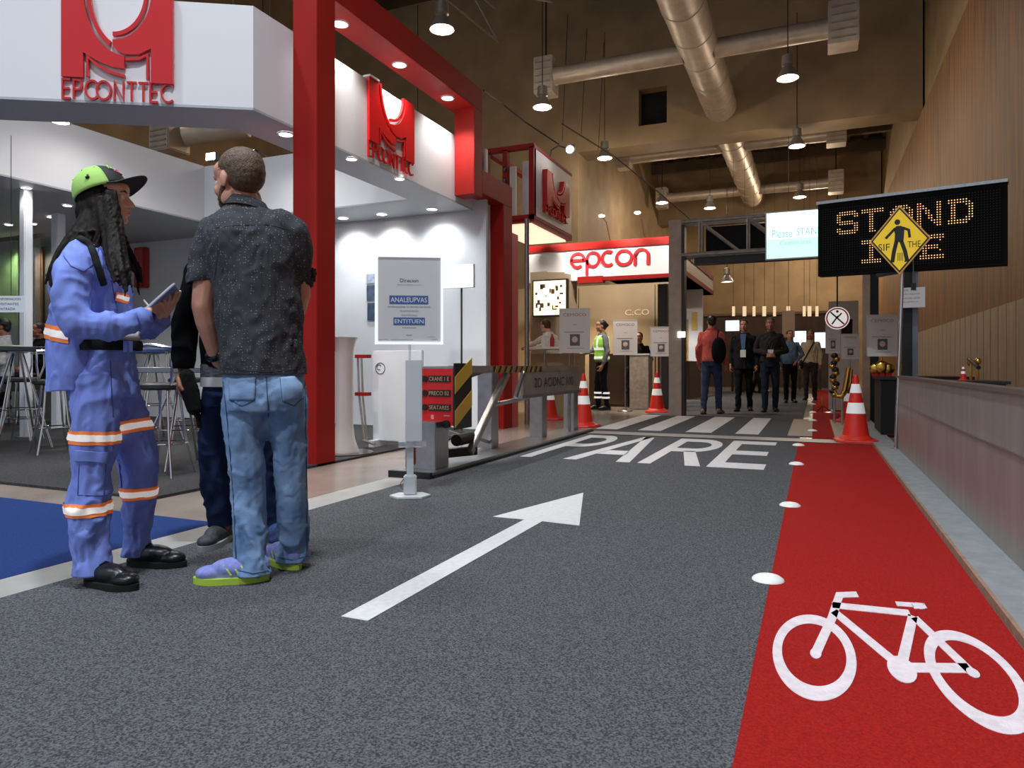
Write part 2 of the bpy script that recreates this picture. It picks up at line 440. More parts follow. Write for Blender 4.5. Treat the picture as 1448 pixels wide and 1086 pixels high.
# kerb and steel side panel
t = thing('kerb', 'low grey kerb running along the right side of the red lane', 'kerb', (.68, 3, 0))
MB().box(.60, .80, -3, 12, .028, .034).build('kerb_top', M_kerb, t)
MB().box(.585, .60, -3, 12, 0, .034).build('kerb_edge', M_kerbside, t)
t = thing('side_barrier', 'waist-high grey metal panel wall on the right beside the red lane', 'barrier', (.8, 4, 0))
MB().box(.775, .83, -3, 8.1, .034, .49).build('lower_panel', M_panel, t)
MB().box(.779, .83, -3, 8.1, .494, .745).build('upper_panel', M_panel, t)
MB().box(.765, .86, -3, 8.12, .745, .765).build('top_rail', M_alu, t)
MB().box(.768, .775, -3, 8.1, .488, .497).build('seam_strip', M_alu, t)
# ---------------------------------------------------------------- road markings
ZM = .0085
def flat(name, polys, m, parent=None, z=ZM):
    mb = MB()
    for p in polys: mb.prism(p, (0, 0, z), (1, 0, 0), (0, 1, 0), .002)
    return mb.build(name, m, parent)
o = flat('arrow_marking', [[(-1.477, 1.96), (-1.369, 1.96), (-1.369, 3.6), (-1.151, 3.58), (-1.425, 4.52), (-1.668, 3.6), (-1.477, 3.6)]], M_paint)
tag(o, 'long white straight arrow painted on the grey carpet', 'road marking')
t = thing('road_lettering', 'white letters PARE painted on the grey carpet before the stop line', 'road marking', (-1.45, 7.2, 0))
Y0, Y1 = 6.11, 8.36
def L(x0, x1, quads, name='letter'):
    return flat(name, [[(x0 + a * (x1 - x0), Y0 + b * (Y1 - Y0)) for a, b in q] for q in quads], M_paint, t)
def bowl(x0, yb, yt, wx, wy, n=12):
    """outer/inner half ring from the stem out, as quads"""
    cy = (yb + yt) / 2; ry = (yt - yb) / 2; q = []
    out = [(x0, yt)] + [(.52 + .46 * cos(radians(a)), cy + ry * sin(radians(a))) for a in range(90, -91, -15)] + [(x0, yb)]
    inn = [(x0, yt - wy)] + [(.52 + (.46 - wx) * cos(radians(a)), cy + (ry - wy) * sin(radians(a))) for a in range(90, -91, -15)] + [(x0, yb + wy)]
    for i in range(len(out) - 1): q.append([out[i], out[i + 1], inn[i + 1], inn[i]])
    return q
L(-2.55, -2.08, [[(0, 0), (.24, 0), (.24, 1), (0, 1)]] + bowl(.24, .44, 1, .22, .13))
L(-2.12, -1.50, [[(0, 0), (.20, 0), (.57, 1), (.40, 1)], [(.80, 0), (1, 0), (.60, 1), (.43, 1)], [(.26, .22), (.74, .22), (.68, .36), (.32, .36)]])
L(-1.43, -.89, [[(0, 0), (.21, 0), (.21, 1), (0, 1)]] + bowl(.21, .44, 1, .2, .13) + [[(.42, .46), (.62, .48), (1, 0), (.76, 0)]])
L(-.84, -.38, [[(0, 0), (.25, 0), (.25, 1), (0, 1)], [(.25, 0), (1, 0), (1, .15), (.25, .15)], [(.25, .43), (.93, .43), (.93, .57), (.25, .57)], [(.25, .86), (1, .86), (1, 1), (.25, 1)]])
t = thing('pedestrian_crossing', 'white zebra crossing stripes across the grey carpet beyond the stop line', 'road marking', (-1.3, 10.7, 0))
for x0, x1 in ((-2.74, -2.44), (-2.155, -1.856), (-1.53, -1.21), (-.915, -.637), (-.30, -.003), (.23, .56)):
    o = flat('stripe', [[(x0, 9.25), (x1, 9.25), (x1, 12.2), (x0, 12.2)]], mat('crossing_tan', (176, 158, 142), .8) if x0 > -.4 else M_paint, t, z=.0125 if x0 > 0 else ZM)
o = MB().box(-2.9, .58, 8.52, 8.9, .0, .012).build('stop_line', mat('threshold_strip', (158, 154, 150), .5, vary=.08))
tag(o, 'pale grey threshold strip lying across the lanes beside the PARE letters', 'stop line')
m = MB().box(-2.9, .58, 8.50, 8.52, 0, .014).build('strip_shadow', M_dk, o)  # dark strip stands in for the shadow line of the raised threshold
# bicycle symbol, unprojected onto the lane
P2 = lambda x, y: tuple(G(1000 + x / 2.2344, 600 + y / 2.2346)[:2])
t = thing('bicycle_marking', 'white bicycle symbol painted on the red carpet', 'road marking', (.15, 2.3, 0))
def ring(cx, cy, rx, ry, w, n=64):
    pts = [(cx + rx * cos(2 * pi * i / n), cy + ry * sin(2 * pi * i / n)) for i in range(n)]
    k = rx / ry; q = []
    for i in range(n):
        a, b = pts[i], pts[(i + 1) % n]
        s = lambda p, f, g: (cx + (p[0] - cx) * f, cy + (p[1] - cy) * g)
        q.append([a, b, s(b, 1 - w / rx, 1 - w * 3.4 / ry), s(a, 1 - w / rx, 1 - w * 3.4 / ry)])
    return q
def wh(l, r, tp, bt, w):
    l, r, tp, bt = [Vector(P2(*p)) for p in (l, r, tp, bt)]
    return ring((tp.x + bt.x) / 2, (tp.y + bt.y) / 2, abs(r.x - l.x) / 2, (tp.y - bt.y) / 2, w)
flat('front_wheel', wh((204, 740), (475, 775), (330, 611), (345, 886), .026), M_bikepaint, t)
flat('rear_wheel', ring(.406, 2.285, .112, .345, .026), M_bikepaint, t)
def strokes(name, lst, w=.027):
    q = []
    for pl in lst:
        ps = [(P2(*p)[0], P2(*p)[1] * .4) for p in pl]
        for r in ribbon(ps, w): q.append([(a, b / .4) for a, b in r])
    flat(name, q, M_bikepaint, t, z=ZM + .0006)
strokes('frame_tubes', [[(395, 580), (640, 606)], [(400, 600), (600, 768)], [(650, 615), (617, 760)], [(600, 780), (830, 782)], [(655, 620), (835, 795)]])
strokes('fork_and_handlebar', [[(343, 735), (395, 620), (418, 548), (475, 546)]])
strokes('saddle', [[(597, 576), (690, 582)], [(650, 585), (690, 583)]], .020)
def blobp(x, y, r, ry): 
    c = P2(x, y); return [(c[0] + r * cos(a * pi / 10), c[1] + ry * sin(a * pi / 10)) for a in range(20)]
flat('crank', [blobp(615, 785, .036, .095)], M_bikepaint, t, z=ZM + .001)
flat('saddle_pad', [blobp(670, 583, .022, .035)], M_bikepaint, t, z=ZM + .001)
flat('axle', [blobp(343, 735, .0155, .04)], M_bikepaint, t, z=ZM + .001)
flat('axle', [blobp(840, 797, .0155, .035)], M_bikepaint, t, z=ZM + .001)
# lane studs
m = MB().lathe([(.062, 0), (.06, .006), (.045, .016), (.02, .021), (.001, .022)], n=20)
s0 = None
names = ['nearest to the camera, beside the bicycle symbol', 'second from the camera, beside the arrow', 'third from the camera, beside the PARE letters', 'just before the stop line']
for i, (px, py) in enumerate([(1086, 823), (1117, 717), (1126, 658), (1129, 631)]):
    c = G(px, py)
    if s0 is None:
        s0 = m.build('lane_stud', mat('stud_white', (236, 236, 232), .35, emit=.05, ecol=(255, 255, 255)), smooth=True); o = s0
    else: o = copytree(s0)
    o.location = (c.x, c.y, .009)
    tag(o, 'white domed lane stud, ' + names[i], 'lane stud', 'lane studs along the red carpet')
for i, y in enumerate((10.0, 11.9, 14, 17, 20)):
    o = copytree(s0); o.location = (-.02, y, .013)
    nm = ['at the crossing', 'just past the crossing', 'beside the dark suited walkers', 'near the cream shirt walker', 'farthest away']
    tag(o, 'white lane stud on the left edge of the red runner, ' + nm[i], 'lane stud', 'lane studs along the red runner')
# ---------------------------------------------------------------- ducts and hall lamps
def duct(name, label, pts, r, sq=None):
    mb = MB(); mb.tube(pts, r, 24)
    a, b = Vector(pts[0]), Vector(pts[-1]); L_ = (b - a).length; d = (b - a).normalized(); k = int(L_ / 1.6)
    for i in range(1, k):
        p = a + d * L_ * i / k; mb.tube([p - d * .03, p + d * .03], r * 1.03, 24)
    return tag(mb.build(name, M_duct, smooth=True), label, 'air duct')
duct('main_air_duct', 'large round pale duct running along the hall ceiling through the beam', [(-3.06, 8, 10.1), (-3.06, 46, 10.1)], .56)
duct('cross_air_duct', 'round duct crossing the ceiling nearest the camera, left of the main duct', [(-7.5, 20.7, 9.95), (-3.5, 20.7, 9.95)], .27)
duct('cross_air_duct', 'round duct crossing the ceiling nearest the camera, right of the main duct', [(-2.6, 20.7, 9.95), (.4, 20.7, 9.95)], .27)
duct('cross_air_duct', 'round duct just behind the near concrete beam, left of the main duct', [(-7.4, 30, 9.9), (-3.5, 30, 9.9)], .25)
duct('cross_air_duct', 'round duct just behind the near concrete beam, right of the main duct', [(-2.6, 30, 9.9), (.5, 30, 9.9)], .25)
duct('cross_air_duct', 'farthest round cross duct, left of the main duct', [(-7.4, 38.3, 10), (-3.5, 38.3, 10)], .25)
duct('cross_air_duct', 'farthest round cross duct, right of the main duct', [(-2.6, 38.3, 10), (.7, 38.3, 10)], .25)
def dbox(x, y, z, w, h, label):
    t = thing('duct_outlet_box', label, 'duct box', (x, y, z - h / 2))
    MB().box(x - w / 2, x + w / 2, y - w / 2, y + w / 2, z - h / 2, z + h / 2).build('box_body', M_duct, t, bevel=.02)
    mm = MB()
    for i in range(5): mm.box(x - w * .4, x + w * .4, y - w / 2 - .02, y - w / 2, z - h * .4 + i * h * .18, z - h * .4 + i * h * .18 + .03)
    mm.build('grille', M_steel, t)
    MB().tube([(x, y, z + h / 2), (x, y, 12.8 if y > 27 else 16.3)], .03, 6).build('hanger_rod', M_dk, t)
dbox(-7.75, 20.7, 9.95, .62, 1.15, 'pale duct outlet box at the left end of the near cross duct')
dbox(.72, 20.7, 9.95, .75, 1.15, 'pale duct outlet box at the right end of the near cross duct')
dbox(-7.6, 30, 9.9, .6, .9, 'duct outlet box on the left just behind the near beam')
dbox(.8, 30, 9.9, .7, .9, 'duct outlet box on the right just behind the near beam')
dbox(-7.6, 38.3, 10, .6, 1.1, 'duct outlet box at the left end of the farthest cross duct')
dbox(1.0, 38.3, 10, .7, 1.1, 'duct outlet box at the right end of the farthest cross duct')
def pendant0():
    t = thing('pendant_lamp', 'x', 'ceiling lamp')
    MB().lathe([(.06, .62), (.14, .58), (.15, .34), (.10, .30)], n=16).build('lamp_housing', M_steel, t, smooth=True)
    MB().lathe([(.09, .33), (.13, .28), (.2, .16), (.26, .03), (.27, 0), (.255, 0), (.245, .03), (.19, .15), (.12, .26)], n=24, close=False).build('reflector', mat('lamp_reflector', (150, 145, 138), .35, .3), t, smooth=True)
    MB().lathe([(.001, .02), (.15, .018), (.235, .03)], n=24, close=False).build('lamp_glass', M_litw, t)
    MB().tube([(0, 0, .6), (0, 0, 4.5)], .014, 6).build('hanging_rod', M_dk, t)
    return t
p0 = pendant0(); first = True
PL = [(625, 42, 'large bell lamp highest in view, above the red arch beam', 1), (767, 152, 'bell pendant lamp below the left duct box', 1), (1114, 111, 'bell pendant lamp hanging right of the main duct', 1),
      (855, 224, 'small lit bell lamp under the left end of the near beam', 1), (1127, 207, 'small lit bell lamp right of the duct behind the near beam', 1), (1131, 279, 'tiny lit lamp above the teal screen', 1),
      (936, 287, 'tiny lit bell lamp between the arch booth and the truss', 1), (1028, 399, 'low distant bell lamp below the truss', 0)]
for px, py, lb, on in PL:
    Z = (8.25 - CH) * F / (HY - py) if py < 300 else 30
    p = at(px, py, Z)
    o = p0 if first else copytree(p0); first = False
    o.location = p; tag(o, lb, 'ceiling lamp', 'bell pendant lamps of the hall')
    if on: point((p.x, p.y, p.z - .12), 135, .2, (1, .84, .66))
for i, (x, y) in enumerate(((-1.2, 1.2), (-5.8, 1.8), (-1.4, -4), (-6, -4.5), (1.2, 8.5))):   # same row of lamps, nearer and behind the camera
    o = copytree(p0); o.location = (x, y, 8.6)
    tag(o, 'bell pendant lamp of the hall row above the near carpet', 'ceiling lamp', 'bell pendant lamps overhead')
    spot((x, y, 8.57), (1400, 680, 1250, 650, 60)[i], 130, .25, (.84, .92, 1) if i < 4 else (1, .84, .64), .6)
for i, (x, y) in enumerate(((-12, 8), (-12, 20), (-4.5, 34), (0.2, 42.8), (-13, 14))):  # extra pendants, added to lift the brightness of the hall walls
    o = copytree(p0); o.location = (x, y, 8.3)
    tag(o, 'bell pendant lamp added beyond the booths to brighten the hall', 'ceiling lamp', 'added bell pendant lamps')
    point((x, y, 8.18), (70, 60, 110, 800, 50, 60)[i], .2, (1, .80, .56))
duct('branch_air_duct', 'short pale duct seen through the gap above the booth ring', [at(262, 192, 13), at(350, 178, 13)], .2)
c_ = at(240, 196, 13); dbox(c_.x, c_.y, c_.z, .5, .55, 'duct outlet box seen through the gap above the booth ring')
# roof trusses and cable line at the top centre
def truss(a, b, h, label, r=.035, step=.8):
    a = Vector(a); b = Vector(b); n = max(2, int((b - a).length / step)); mb = MB(); up = Vector((0, 0, h))
    mb.tube([a, b], r, 6); mb.tube([a + up, b + up], r, 6)
    for i in range(n):
        p = a.lerp(b, i / n); q = a.lerp(b, (i + 1) / n)
        mb.tube([p, q + up] if i % 2 else [p + up, q], r * .7, 5)
    return tag(mb.build('roof_truss', M_steel), label, 'roof truss')
truss(at(560, -40, 15), at(780, 2, 17), 1.0, 'thin steel roof truss at the top centre over the arch')
truss(at(560, -60, 12), at(705, 60, 13.5), .6, 'thin steel truss slanting down behind the arch beam', .025)
def cable(label, pts, r=.012, name='ceiling_cable'):
    return tag(MB().tube(pts, r, 6).build(name, M_dk), label, 'cable')
cable('dark cable sagging from the red arch corner to the spot lamp', [at(684, 128, 9.5), at(712, 148, 11), at(742, 172, 12), at(790, 204, 13)])
cable('long dark cable running from the spot lamp towards the truss', [at(795, 175, 14), at(870, 222, 18), at(935, 275, 22), at(985, 318, 25)], .016)
for i, (px, y0, y1) in enumerate(((795, 20, 200), (822, 40, 190), (846, 60, 212))):
    cable('thin vertical hanger wire in front of the beam, ' + ('left', 'middle', 'right')[i] + ' of three', [at(px + 8, y0, 22), at(px, y1, 22)], .012, 'hanger_wire')
t = thing('stage_spotlight', 'small bright spotlight on a curved arm above the small logo box', 'spotlight', tuple(at(806, 211, 11)))
c = at(806, 211, 11)
MB().tube([c + Vector((0, .12, .06)), c + Vector((0, 0, 0))], [.05, .075], 14).build('spot_housing', M_dk, t, smooth=True)
MB().ell(c + Vector((0, -.02, -.01)), (.055, .03, .055), 12).build('spot_lens', emis('spot_face', (255, 255, 250), 40), t, smooth=True)
MB().tube([at(778, 222, 11.1), at(780, 212, 11.1), at(790, 206, 11.1), c], .012, 6).build('spot_arm', M_dk, t)
# ================================================================ THE RED AND WHITE BOOTH
ZB, ZT = 2.97, 3.80
booth = thing('exhibition_booth', 'white trade show booth ring with red arch frame, logos and downlights', 'booth', (-6, 6, 0))
cnr = Vector((-4.2, 4.414, 0)); dg_ = Vector((-.862, -.508, 0)); dn = Vector((.508, -.862, 0))  # diagonal front
far = cnr + dg_ * 3.1
def wallseg(name, a, b, z0, z1, th, m, parent, mb=None):
    a = Vector(a); b = Vector(b); d = (b - a); u = d.normalized(); n = Vector((u.y, -u.x, 0))
    own = mb is None; mb = mb or MB()
    mb.prism([(0, z0), (d.length, z0), (d.length, z1), (0, z1)], (a.x, a.y, 0), u, (0, 0, 1), -th, n=n)
    return mb.build(name, m, parent) if own else mb
# front ring: diagonal fascia, lane-side fascia with soffit
fr = MB()
wallseg('', far, cnr, ZB, ZT, .06, None, None, fr)
wallseg('', cnr, (-4.2, 8.0, 0), ZB, ZT, .06, None, None, fr)
fr.build('front_fascia', M_white, booth)
ic = cnr + Vector((-.47, .31, 0))        # inner corner of the front ring
ifar = ic + dg_ * 3.1
fi = MB()
wallseg('', ic, ifar, ZB, ZT, .04, None, None, fi)
wallseg('', (-4.67, 7.63, 0), (ic.x, ic.y, 0), ZB, ZT, .04, None, None, fi)
wallseg('', (-8.15, 7.6, 0), (-4.67, 7.63, 0), ZB, ZT - .03, .04, None, None, fi)
wallseg('', (-8.25, 2.0, 0), (-8.15, 7.6, 0), ZB, ZT - .03, .04, None, None, fi)
fi.build('inner_fascia', M_white, booth)
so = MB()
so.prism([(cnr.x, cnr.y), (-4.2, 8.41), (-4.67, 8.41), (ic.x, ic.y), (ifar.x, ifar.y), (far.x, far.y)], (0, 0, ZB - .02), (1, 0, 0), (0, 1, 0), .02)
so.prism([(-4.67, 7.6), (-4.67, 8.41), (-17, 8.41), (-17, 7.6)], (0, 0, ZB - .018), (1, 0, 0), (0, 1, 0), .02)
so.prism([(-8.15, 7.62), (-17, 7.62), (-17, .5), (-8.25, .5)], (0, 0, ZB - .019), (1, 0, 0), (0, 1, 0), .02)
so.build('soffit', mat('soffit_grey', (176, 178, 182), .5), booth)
MB().box(-17, -4.0, 8.41, 8.47, 0, ZT - .05).build('back_wall', mat('booth_back_wall', (214, 216, 220), .5, bump=.02, bscale=25), booth)
MB().box(-4.26, -4.2, 8.0, 8.76, ZB, ZT).build('side_fascia', M_white, booth)
MB().box(-4.14, -4.10, 8.46, 8.76, 0, 3.1).build('side_return', M_white, booth)
# red arch
AX0, AX1 = -4.16, -3.9
MB().box(AX0, AX1, 4.84, 5.09, 0, 4.4).build('red_column', M_red, booth, bevel=.004)
MB().box(-4.25, AX1, 5.09, 8.09, 4.11, 4.4).build('red_beam', M_red, booth, bevel=.004)
MB().box(-4.18, AX1, 7.86, 8.09, 3.02, 4.11).build('red_drop_post', M_red, booth, bevel=.004)
MB().box(-4.14, AX1, 8.09, 9.06, 3.08, 3.38).build('red_step_beam', M_red, booth, bevel=.004)
MB().box(-4.15, AX1, 8.76, 9.06, 0, 3.08).build('red_column', M_red, booth, bevel=.004)
MB().box(-4.12, AX1 - .02, 9.06, 9.32, 0, 2.75).build('pink_side_panel', mat('pink_panel', (206, 92, 88), .5), booth)
# logo artwork, unit 477 wide
def ea(cx, cy, rx, ry, a0, a1, n=16): return arc(cx, cy, rx, ry, a0, a1, n)
LOGO = []
LOGO.append([(0, 0), (92, 0), (92, 105)] + [(120, 88), (165, 66), (215, 50), (267, 45), (267, 99)] + [p for p in ea(270, 369, 178, 269, 269, 180, 18)] + [(0, 369)])
def eband(cx, cy, rx1, ry1, rx2, ry2, a0, a1, n=16):
    o = ea(cx, cy, rx1, ry1, a0, a1, n); i = ea(cx, cy, rx2, ry2, a0, a1, n)
    return [[o[k], o[k + 1], i[k + 1], i[k]] for k in range(n)]
LOGO += eband(270, 369, 164, 256, 148, 232, 180, 246)
LOGO.append([(382, 369)] + ea(217, 369, 165, 205, 360, 270, 16) + [(217, 140), (236, 118), (270, 105), (330, 108), (382, 135), (382, -10), (477, -10), (477, 369)])
LOGO += eband(217, 369, 151, 189, 136, 172, 270, 360)
LOGO += ribbon([(110, 6), (110, 88), (150, 55), (200, 30), (267, 14)], 12)
LOGO += ribbon([(272, 84), (330, 90), (366, 108), (366, 4)], 11)
def logo(o, u, wd, hh, th, parent, letter_h=.115, dz=.02):
    """logo with its lower-left corner of the square at o"""
    u = Vector(u).normalized(); n = Vector((u.y, -u.x, 0)); s = wd / 477; sy = hh / 369
    mb = MB()
    for p in LOGO: mb.prism([(x * s, y * sy) for x, y in p], o, u, (0, 0, 1), th, n=n)
    mb.build('logo_emblem', M_redlogo, parent)
    mb = MB(); lo = Vector(o) - Vector((0, 0, letter_h + dz))
    lettering(mb, 'EPCONTTEC', letter_h, .11, lo, u, (0, 0, 1), th * .7, gap=.1, width=wd, over={3: -.22})
    mb.v and mb.build('logo_letters', M_redlogo, parent)
# big logo on the diagonal fascia: left at px 90, right at px 247
def ondiag(px):
    k = (px - CX) / F; d = c2w(k, 1, 0); # ray t*d meets cnr+s*dg_
    A = Matrix(((d.x, -dg_.x), (d.y, -dg_.y))).inverted() @ Vector((cnr.x, cnr.y)); return cnr + dg_ * A[1]
a = ondiag(90) + dn * .01; b = ondiag(247) + dn * .01
za = at(90, 110, (Matrix.Rotation(-TH, 3, 'Z') @ a).y).z
logo((a.x, a.y, 3.135), b - a, (b - a).length, .70, .03, booth, .15, .015)
a = onX(519, 200, -4.19); b = onX(583, 200, -4.19)
logo((-4.19, a.y, 3.17), (0, 1, 0), b.y - a.y, .65, .03, booth, .145, .01)
MB().box(-4.24, -4.15, a.y, a.y + .17, 3.82, 3.84).build('logo_cap', M_paper, booth)
# downlights of the booth
def dl0():
    t = thing('downlight', 'x', 'downlight')
    MB().lathe([(.062, 0), (.062, -.008), (.05, -.012), (.048, -.004)], n=24, close=False).build('trim_ring', M_white, t, smooth=True)
    MB().lathe([(.001, -.006), (.05, -.006)], n=24, close=False).build('lens', M_lit, t)
    return t
d0 = dl0(); firstd = True
def downlight(px, py, H, label, e=28, ang=120, group='round downlights of the white and red booth', sc=1.0):
    global firstd
    Z = (H - CH) * F / (HY - py); p = at(px, py, Z)
    o = d0 if firstd else copytree(d0); firstd = False
    o.location = (p.x, p.y, H - .001); o.scale = (sc, sc, 1)
    tag(o, label, 'downlight', group)
    if e: spot((p.x, p.y, H - .03), e * 1.5, ang, .05, (1, .97, .93), .7)
    return p
downlight(481, 33, 4.11, 'round downlight in the red arch beam, nearest the big column', 45, sc=1.35)
downlight(565, 91, 4.11, 'round downlight in the middle of the red arch beam', 45, sc=1.35)
downlight(633, 138, 4.11, 'round downlight in the red arch beam above the bright drop post', 45, sc=1.35)
downlight(497, 224, ZB - .02, 'downlight in the soffit under the second logo, nearest the column', 30)
downlight(565, 252, ZB - .02, 'downlight in the soffit under the second logo, toward the red drop post', 30)
downlight(404, 189, ZB - .02, 'downlight in the soffit just left of the big red column', 40, sc=1.2)
downlight(85, 171, ZB + .3, 'large oval downlight glowing in the ceiling gap above the capped worker', 40, sc=1.6)
for i, (px, py) in enumerate(((485, 310), (540, 303.5), (611, 297))):
    k = (px - CX) / F; p = onY(px, py, 8.12)
    o = copytree(d0); o.location = (p.x, 8.12, ZB - .019)
    tag(o, 'downlight washing the booth back wall, ' + ('left of three beside the column', 'middle of three above the poster', 'right of three by the far red column')[i], 'downlight', 'downlights along the back wall')
    spot((p.x, 8.10, ZB - .05), 42, 130, .05, (.92, .97, 1), 1, aim=(p.x, 8.42, 1.2))
for i, (px, py, e) in enumerate(((37, 265, 12), (72, 306, 15), (12, 317, 15), (46, 316, 0), (95, 290, 15))):
    lb = ['above the white post', 'between the two posts', 'at the left picture edge', 'just right of the white post', 'beside the green cap'][i]
    downlight(px, py, ZB - .019, 'small downlight in the grey left soffit, ' + lb, e)
for i, (px, py) in enumerate(((300, 222), (355, 218))):
    c = at(px, py, 10.5)
    t = thing('arm_floodlight', 'bright floodlight above the booth, ' + ('left of' if i == 0 else 'right of') + ' the bearded man head', 'spotlight', tuple(c), 0, 'floodlights behind the booth ring')
    MB().box(c.x - .1, c.x + .1, c.y - .03, c.y + .05, c.z - .06, c.z + .06).build('flood_housing', M_dk, t, bevel=.01)
    MB().box(c.x - .085, c.x + .085, c.y - .036, c.y - .03, c.z - .05, c.z + .05).build('flood_face', emis('flood_face', (255, 255, 255), 14), t)
    MB().tube([c, c + Vector((0, .2, .1)), c + Vector((.1, .4, -.05)), (c.x + .1, c.y + .4, 3.6)], .012, 6).build('flood_arm', M_alu, t)
    spot((c.x, c.y - .06, c.z), 30, 120, .05, (1, 1, 1), .6, aim=(c.x, c.y + 3, c.z - 3))
for i, (x, y) in enumerate(((-5.6, 5.6), (-6.6, 4.4), (-6.2, 6.8), (-7.4, 5.6))):   # lamps added inside the booth ring to brighten its interior
    o = copytree(d0); o.location = (x, y, 3.9); o.scale = (1.4, 1.4, 1); tag(o, 'round lamp added above the open booth ring to brighten its inside', 'downlight', 'added lamps inside the ring')
    spot((x, y, 3.87), 38, 150, .08, (1, .98, .95), .7)
    cc0 = tag(MB().tube([(x, y, 3.9), (x, y, 12.7)], .006, 5).build('lamp_cable', M_dk), 'thin cable carrying an added round lamp above the booth ring', 'cable', 'added lamp cables')
# white posts under the left soffit
def post(px0, px1, ptop, Z, label):
    t = thing('support_post', label, 'post', tuple(at((px0 + px1) / 2, HY + CH * F / Z, Z)), TH)
    w = (px1 - px0) / F * Z; c = at((px0 + px1) / 2, HY, Z)
    MB().box(c.x - w / 2, c.x + w / 2, c.y - w / 2, c.y + w / 2, .02, ZB - .02).build('post_shaft', mat('post_white', (220, 224, 230), .35), t, bevel=.01)
    MB().box(c.x - w * .8, c.x + w * .8, c.y - w * .8, c.y + w * .8, 0, .03).build('foot_plate', M_alu, t)
post(31, 43, 270, 8.3, 'bright white square post at the far left under the soffit')
post(76, 89, 280, 9.6, 'pale square post behind the capped worker shoulder')
# glass display behind the left tables
g0 = onY(0, 500, 6.9); g0.x -= 1
t = thing('glass_display_case', 'glass cabinet with green poster at the far left behind the tables', 'display case', (-9.9, 6.9, 0))
cx0 = onY(-15, 500, 6.9).x; cx1 = onY(58, 500, 6.9).x
MB().box(cx0, cx1, 7.4, 7.44, .02, 2.8).build('glass_back', mat('case_back', (120, 124, 124), .3), t)
mm = MB()
for px in (-15, 26, 42): x = onY(px, 500, 6.9).x; mm.box(x, x + .06, 6.9, 6.95, .02, 2.85)
mm.box(cx0, cx1, 6.9, 6.95, 2.8, 2.87); mm.box(cx0, cx1, 6.9, 6.95, .02, .1)
mm.build('case_frame', M_alu, t)
MB().box(cx0 + .05, cx1 - .05, 6.92, 6.93, .1, 2.8).build('glass_pane', mat('case_glass', (220, 230, 232), .05, trans=.9), t)
MB().box(onY(0, 400, 7.3).x, onY(24, 400, 7.3).x, 7.3, 7.34, 1.5, 2.78).build('green_poster', mat('poster_green', (128, 160, 96), .5, vary=.3, vscale=6), t)
MB().box(onY(44, 400, 7.3).x, onY(57, 400, 7.3).x, 7.3, 7.34, .6, 2.75).build('wooden_shelf', mat('warm_shelf', (140, 102, 64), .6, vary=.3, vscale=5), t)
spot((onY(12, 400, 7.1).x, 7.12, 2.76), 40, 150, .05, (1, .97, .92), .8); spot((onY(48, 400, 7.1).x, 7.12, 2.76), 15, 150, .05, (1, .9, .75), .8)  # unseen spots added inside the case to brighten poster and shelf
c = at(14, 430, 6.4)
t = thing('paper_notice', 'white printed paper notice with text lines hung at the far left', 'notice', tuple(c), TH)
T_ = Matrix.Translation(c) @ Matrix.Rotation(TH, 4, 'Z')
m = MB(); m.T = T_; m.box(-.12, .14, 0, .006, -.075, .075); m.build('sheet', mat('bright_paper', (236, 240, 244), .6), t)
m = MB(); m.T = T_
for i, w in enumerate((.2, .18, .15)): text(m, ('INFORMACION', 'VISITANTES', 'ENTRADA')[i], (-.1, -.002, .035 - i * .045), (w, 0, 0), (0, 0, .022))
m.build('notice_text', M_ink, t)
MB().tube([c + Vector((0, .01, .07)), (c.x, c.y + .01, ZB)], .003, 5).build('hanging_cord', M_dk, t)
# small things on the back wall of the booth room
def onback(px, py, d=0): return onY(px, py, 8.40 - d)
ex = onback(203, 380)
t = thing('fire_extinguisher_cover', 'tall narrow red wall cabinet behind the capped worker', 'extinguisher cabinet', (ex.x, 8.36, .9))
a = onback(196, 408); b = onback(211, 350)
MB().box(a.x, b.x, 8.3, 8.41, a.z, b.z).build('cabinet_body', mat('cabinet_red', (178, 40, 38), .3), t, bevel=.015)
MB().box(a.x + .03, b.x - .03, 8.29, 8.3, a.z + .05, b.z - .05).build('cabinet_window', mat('cabinet_window', (190, 90, 84), .15), t)
for i, (x0, x1, y0, y1) in enumerate(((519, 531, 387, 401), (519, 532, 403, 425), (520, 533, 428, 453))):
    a = onback(x0, y1); b = onback(x1, y0)
    t = thing('wall_photo', 'small dark photo print on the booth wall left of the poster, ' + ('top', 'middle', 'bottom')[i] + ' one', 'picture', (a.x, 8.4, a.z), 0, 'small prints on the booth wall')
    MB().box(a.x, b.x, 8.39, 8.41, a.z, b.z).build('print_sheet', mat('photo_print_%d' % i, ((150, 160, 178), (70, 84, 104), (58, 74, 96))[i], .4, vary=.6, vscale=9), t)
    MB().box(a.x - .012, b.x + .012, 8.4, 8.412, a.z - .012, b.z + .012).build('print_border', M_paper, t)
a = onY(627, 407, 7.4); b = onY(668, 374, 7.4)
t = thing('lightbox_stand', 'glowing blank white lightbox on a thin pole right of the poster', 'lightbox', ((a.x + b.x) / 2, 7.4, .02))
MB().box(a.x, b.x, 7.4, 7.44, a.z, b.z).build('light_panel', emis('lightbox_face', (255, 255, 255), 3), t)
MB().box(a.x - .01, b.x + .01, 7.405, 7.45, a.z - .01, b.z + .01).build('panel_frame', M_white, t)
mx = onY(651, 400, 7.43).x
MB().tube([(mx, 7.46, .02), (mx, 7.46, b.z)], .012, 8).build('stand_pole', M_dk, t)
MB().lathe([(.16, .02), (.15, .035), (.02, .045)], (mx, 7.46, 0), 20).build('stand_base', M_dk, t)
